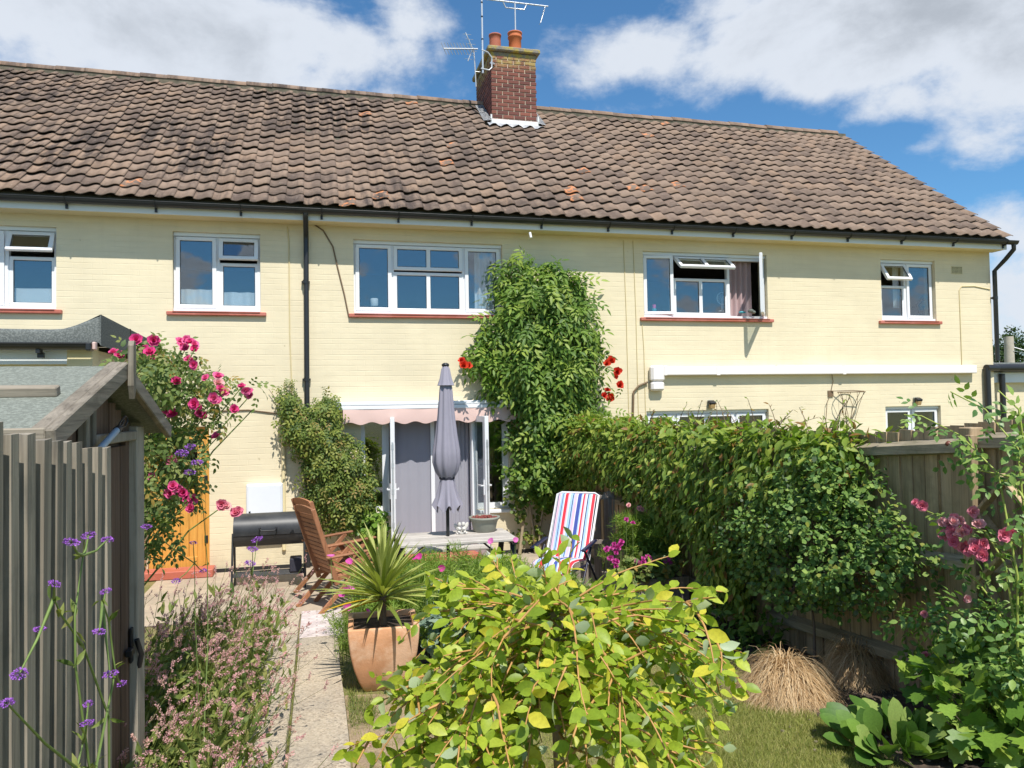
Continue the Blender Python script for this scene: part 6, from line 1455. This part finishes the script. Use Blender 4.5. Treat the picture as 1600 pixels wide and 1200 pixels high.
# lobed leaf shrub at the right edge
p = gnd(1550, 1185); t = root('lobed_leaf_shrub', (p.x, p.y, p.z), 'bright green lobed leaf shrub beside the bergenia', 'shrub')
cm_ = [npmesh('leaf', TLo[0], TLo[1], 'currant_leaf', np.tile([[k/6, .1]], (len(TLo[0]), 1))) for k in range(7)]
n = 190; d = unit(rng.normal(0, 1, (n, 3))); P = np.array([.02, .05, .27])+d*np.array([.36, .40, .30])*rng.uniform(.55, 1, (n, 1)); P[:, 2] = np.maximum(P[:, 2], .03)
placed('leaf', cm_, P, d*.6+gauss(n, .4)+[0, -.2, .0], d*.5+gauss(n, .3)+[-.1, -.5, .8], rng.uniform(.07, .125, n), t)
P2 = np.array([[.05, 0, .2]])+unit(rng.normal(0, 1, (260, 3)))*[.3, .34, .24]*rng.uniform(.2, .9, (260, 1)); P2[:, 2] = np.maximum(P2[:, 2], .02)
leaves('leaf_mass', 'currant_leaf', t, [spread(TLo, P2, gauss(260, .8), gauss(260, .4)+[0, -.3, .8], rng.uniform(.05, .09, 260))])
stems('stem', 'dark_stem', t, [[(0, 0, 0), tuple(q_*.6), tuple(q_)] for q_ in P[::4]], .006, .003, 5)
# low leaves in the deep shade under the creeper
t = root('shade_plant', (3.45, 6.0, gz(6)), 'dark leaved plants in the shade below the creeper', 'plant')
ellip(t, [((3.45, 6.1, .28), (.22, .45, .22), .6), ((3.5, 5.6, .2), (.16, .25, .14), .3)], 70, 10, .08, TL, 'campsis_leaf', (.06, .1), shell=(.4, 1))

# pink flower spikes beside the path: too many to count
def meadow():
    base = []; 
    N = 470; x = rng.uniform(-1.25, -.42, N); y = rng.uniform(3.25, 6.75, N)**1.0
    x = np.where(y < 4.2, x+.05, x); h = rng.uniform(.42, .80, N)*np.clip(.72+.1*(y-3.5), .7, 1.05)
    lean = np.stack([rng.normal(.20, .15, N), rng.normal(-.02, .12, N)], 1)
    sp, hd, lf = [], [], []
    V = []; Fq = []; k = 0; hp_ = []; hd_ = []
    for i in range(N):
        b = np.array([x[i], y[i], gz(y[i])]); top = b+np.array([lean[i, 0], lean[i, 1], h[i]]); mid = (b+top)/2-np.array([lean[i, 0], lean[i, 1], 0])*.22
        pts = [b, mid, top]; V_ = []
        for j, p in enumerate(pts):
            r = .0032-.0008*j
            for q in range(3): an = q*2.094; V_.append(p+np.array([r*math.cos(an), r*math.sin(an), 0]))
        V += V_; Fq += [(k+j*3+q, k+j*3+(q+1) % 3, k+j*3+3+(q+1) % 3, k+j*3+3+q) for j in range(2) for q in range(3)]; k += 9
        hp_.append(top); hd_.append(top-mid)
        for f in rng.uniform(.45, .95, int(rng.random() < .6)):
            s_ = mid+(top-mid)*f; e = s_+np.array([rng.normal(.05, .06), rng.normal(0, .05), rng.uniform(.05, .14)]); V_ = []
            for j, p in enumerate((s_, e)):
                for q in range(3): an = q*2.094; V_.append(p+.0018*np.array([math.cos(an), math.sin(an), 0]))
            V += V_; Fq += [(k+q, k+(q+1) % 3, k+3+(q+1) % 3, k+3+q) for q in range(3)]; k += 6; hp_.append(e); hd_.append(e-s_)
        for f in rng.uniform(.08, .8, 11): lf.append(b+(mid-b)*min(1, f*2) if f < .5 else mid+(top-mid)*(f-.5)*2)
    t = root('flower_spikes', (-.8, 5, gz(5)), 'mass of pink flower spikes leaning over the path', 'flowers'); t['kind'] = 'stuff'
    Va = np.array(V); o = bpy.data.objects.new('stems', npmesh('stems', loc_(Va, t), [np.array(Fq)], 'meadow_leaf', rng.random((len(Va), 2)))); link(o, t); o['kind'] = 'stuff'
    # each spike is a bottle brush of short hairs round the stalk tip
    hp2 = np.array(hp_); hd2 = unit(np.array(hd_)+gauss(len(hp_), .15)); M = len(hp2); per = 38
    L = rng.uniform(.035, .08, M); tt = rng.random((M, per)); side = unit(rng.normal(0, 1, (M*per, 3))).reshape(M, per, 3)
    P = hp2[:, None]+hd2[:, None]*(L[:, None]*(tt-.3))[..., None]+side*.003; ax = side*.75+hd2[:, None]*.8
    r = np.repeat(rng.random((M, 1, 2)), per, 1)*.8+rng.random((M, per, 2))*.2
    leaves('spikes', 'pink_spike', t, [spread(T_leaf(.55, .1, .1, ((.5, 1.0),)), loc_(P.reshape(-1, 3), t), ax.reshape(-1, 3), rng.normal(0, 1, (M*per, 3)), rng.uniform(.008, .0125, M*per), r.reshape(-1, 2))])
    P = np.array(lf)+gauss(len(lf), .01); n = len(P)
    leaves('leaves', 'meadow_leaf', t, [spread(TN, loc_(P, t), gauss(n, .6)+[.1, 0, .7], gauss(n, .6)+[0, -.4, .6], rng.uniform(.045, .11, n))])
    # low ground leaves
    P = np.stack([rng.uniform(-1.2, -.55, 900), rng.uniform(3.0, 6.6, 900), np.zeros(900)], 1); P[:, 2] = [gz(q)+rng.uniform(.01, .16) for q in P[:, 1]]; n = len(P)
    leaves('ground_leaves', 'feather_leaf', t, [spread(TL, loc_(P, t), gauss(n, .7)+[0, 0, .3], gauss(n, .4)+[0, -.4, .8], rng.uniform(.04, .10, n))])
meadow()
# tall verbena: each stem a plant with its flower heads
hm = None
def head_mesh():
    n = 130; d = unit(rng.normal(0, 1, (n, 3))*[1, 1, .7]+[0, 0, .25]); P = d*[1.0, 1.0, .45]*rng.uniform(.55, 1, (n, 1))
    m1 = spread(T_leaf(.9, .1, .1, ((.5, 1.0),)), P, d+gauss(n, .3), gauss(n, 1), rng.uniform(.22, .36, n)); return npmesh('flower_head', m1[0], m1[1], 'verbena_purple', m1[2])
HM = [head_mesh() for _ in range(3)]
def verbena(base, fork, heads, X, label, size=.0108):
    b = Vector(base); t = root('verbena', b, label, 'flower', None); ln = []
    fk = [atX(px, py, X) for px, py in fork]; ln.append([rel(b, t)]+[rel(p, t) for p in fk])
    for px, py in heads:
        p = atX(px, py, X+rng.normal(0, .02)); f = min(fk, key=lambda q: (q-p).length) if (p-fk[-1]).length > .25 else fk[-1]
        ln.append([rel(f, t), rel(f.lerp(p, .5)+Vector((0, 0, -.008)), t), rel(p, t)])
        o = bpy.data.objects.new('flower_head', HM[int(rng.random()*3)]); link(o, t); o.location = rel(p, t); s = size*rng.uniform(.8, 1.2); o.scale = (s, s, s); o.rotation_euler = (rng.normal(0, .2), rng.normal(0, .2), rng.random()*6)
    stems('stem', 'green_stem', t, ln, .0032, .0016, 5)
    P = np.array([rel(q, t) for q in fk for _ in range(3)])+gauss(len(fk)*3, .004); n = len(P)
    leaves('leaf_pairs', 'meadow_leaf', t, [spread(TN, P, gauss(n, .8)+[0, 0, .5], gauss(n, .5)+[0, 0, .6], rng.uniform(.018, .04, n))])
verbena((-.47, 2.0, gz(2)), [(140, 1200), (118, 1040), (117, 960), (130, 868)], [(111, 847), (138, 837), (168, 843)], -.45, 'verbena with three purple heads rising before the slat screen')
verbena((-.46, 2.1, gz(2.1)), [(150, 1200), (180, 1050), (170, 970), (160, 940)], [(165, 924), (155, 987), (172, 1053), (190, 1068)], -.42, 'verbena with four small heads beside the shed door post')
verbena((-.40, 1.7, gz(1.7)), [(170, 1120), (130, 1010), (95, 960), (84, 935)], [(85, 912), (62, 983), (30, 1053)], -.46, 'dark purple headed verbena leaning across the slat screen')
verbena((-.44, 1.6, gz(1.6)), [(120, 1200), (130, 1160)], [(10, 1098), (138, 1100), (136, 1130)], -.45, 'low verbena heads near the foot of the slat screen', .010)
verbena((-.52, 3.7, gz(3.7)), [(325, 1000), (324, 880), (318, 800), (308, 742)], [(297, 698), (284, 708), (308, 723), (296, 738)], -.55, 'tall verbena before the pine door', .023)
verbena((-.56, 4.1, gz(4.1)), [(305, 960), (304, 880)], [(302, 848), (229, 823), (275, 908), (318, 892)], -.58, 'verbena standing among the pink spikes before the back step', .018)
verbena((-.66, 4.9, gz(4.9)), [(380, 1000), (388, 940), (394, 900)], [(402, 843), (395, 858), (391, 880)], -.36, 'large headed verbena before the barbecue', .03)
# bottom left leaves
t = root('border_leaves', (-.5, 2.9, gz(2.9)), 'long pale leaves and green tufts at the border corner', 'plant')
P = np.stack([rng.uniform(-.62, -.30, 260), rng.uniform(2.2, 3.4, 260), np.zeros(260)], 1); P[:, 2] = [gz(q) for q in P[:, 1]]; n = len(P)
leaves('blades', 'meadow_leaf', t, [spread(T_strand(4, .022, .6), loc_(P, t), gauss(n, .45)+[.15, 0, .9], gauss(n, .6)+[0, -.5, .4], rng.uniform(.18, .55, n))])
P = np.stack([rng.uniform(-.64, -.28, 420), rng.uniform(2.3, 3.6, 420), np.zeros(420)], 1); P[:, 2] = [gz(q)+rng.uniform(.02, .42) for q in P[:, 1]]; n = len(P)
leaves('foliage', 'currant_leaf', t, [spread(TN, loc_(P, t), gauss(n, .7)+[0, 0, .3], gauss(n, .4)+[0, -.4, .8], rng.uniform(.04, .09, n))])
# lawn blades and tufts
def grass(name, region, n, size, label, mat='grass_blade', z=0.0):
    q = polypts(region, n); P = np.stack([q[:, 0], q[:, 1], [gz(v)+z for v in q[:, 1]]], 1); V, FF, rr = spread(T_strand(2, .075, .45), P, gauss(n, .45)+[0, 0, 1], rng.normal(0, 1, (n, 3)), rng.uniform(*size, n))
    o = bpy.data.objects.new(name, npmesh(name, V, FF, mat, rr)); link(o); tag(o, label, 'grass', kind='stuff')
grass('lawn_grass', [(.9, 2.9), (2.7, 2.7), (2.95, 3.6), (2.95, 4.1), (2.8, 4.6), (3.1, 5.4), (2.9, 6.4), (1.5, 5.9), (.75, 5.4)], 50000, (.018, .042), 'short dry lawn grass beside the willow')
grass('open_lawn', [(1.5, 2.9), (2.75, 2.8), (2.95, 3.6), (2.95, 4.2), (2.8, 4.7), (2.3, 4.9), (1.6, 4.4)], 70000, (.02, .045), 'mown yellow green lawn at the sedge')
grass('joint_weeds', [(-.188, 3.2), (-.166, 3.2), (-.166, 7.2), (-.188, 7.2)], 700, (.02, .05), 'tiny weeds along the joint of the path', 'meadow_leaf', .02)
grass('path_edge_grass', [(.18, 4.85), (.24, 4.95), (.30, 4.9), (.38, 5.1), (.34, 5.25), (.40, 5.4), (.27, 5.42), (.21, 5.6), (.18, 5.3)], 900, (.03, .075), 'green grass tuft at the path edge near the planter', 'meadow_leaf')
grass('sparse_grass', [(.18, 3.4), (.9, 3.2), (.75, 5.4), (.6, 6.1), (.17, 6.2)], 5000, (.02, .05), 'thin dry grass on the bare earth by the path')
grass('rough_grass', [(.2, 7.5), (2.4, 7.5), (2.7, 8.4), (.3, 8.4)], 9000, (.02, .06), 'rough grass in front of the picnic table', 'feather_leaf')
P = np.stack([rng.uniform(2.6, 3.7, 500), rng.uniform(2.9, 8.0, 500), np.zeros(500)], 1); mb = MB()
for p in P:
    s = rng.uniform(.004, .013); mb.box((p[0], p[1], gz(p[1])+.012+s*.2), (s*1.6, s, s*.8), rz(rng.random()*3) @ rx(rng.normal(0, .3)))
tag(mb.build('bed_debris', 'pebble'), 'small stones and dry bits on the border soil', 'gravel', kind='stuff')
bpy.context.view_layer.update()
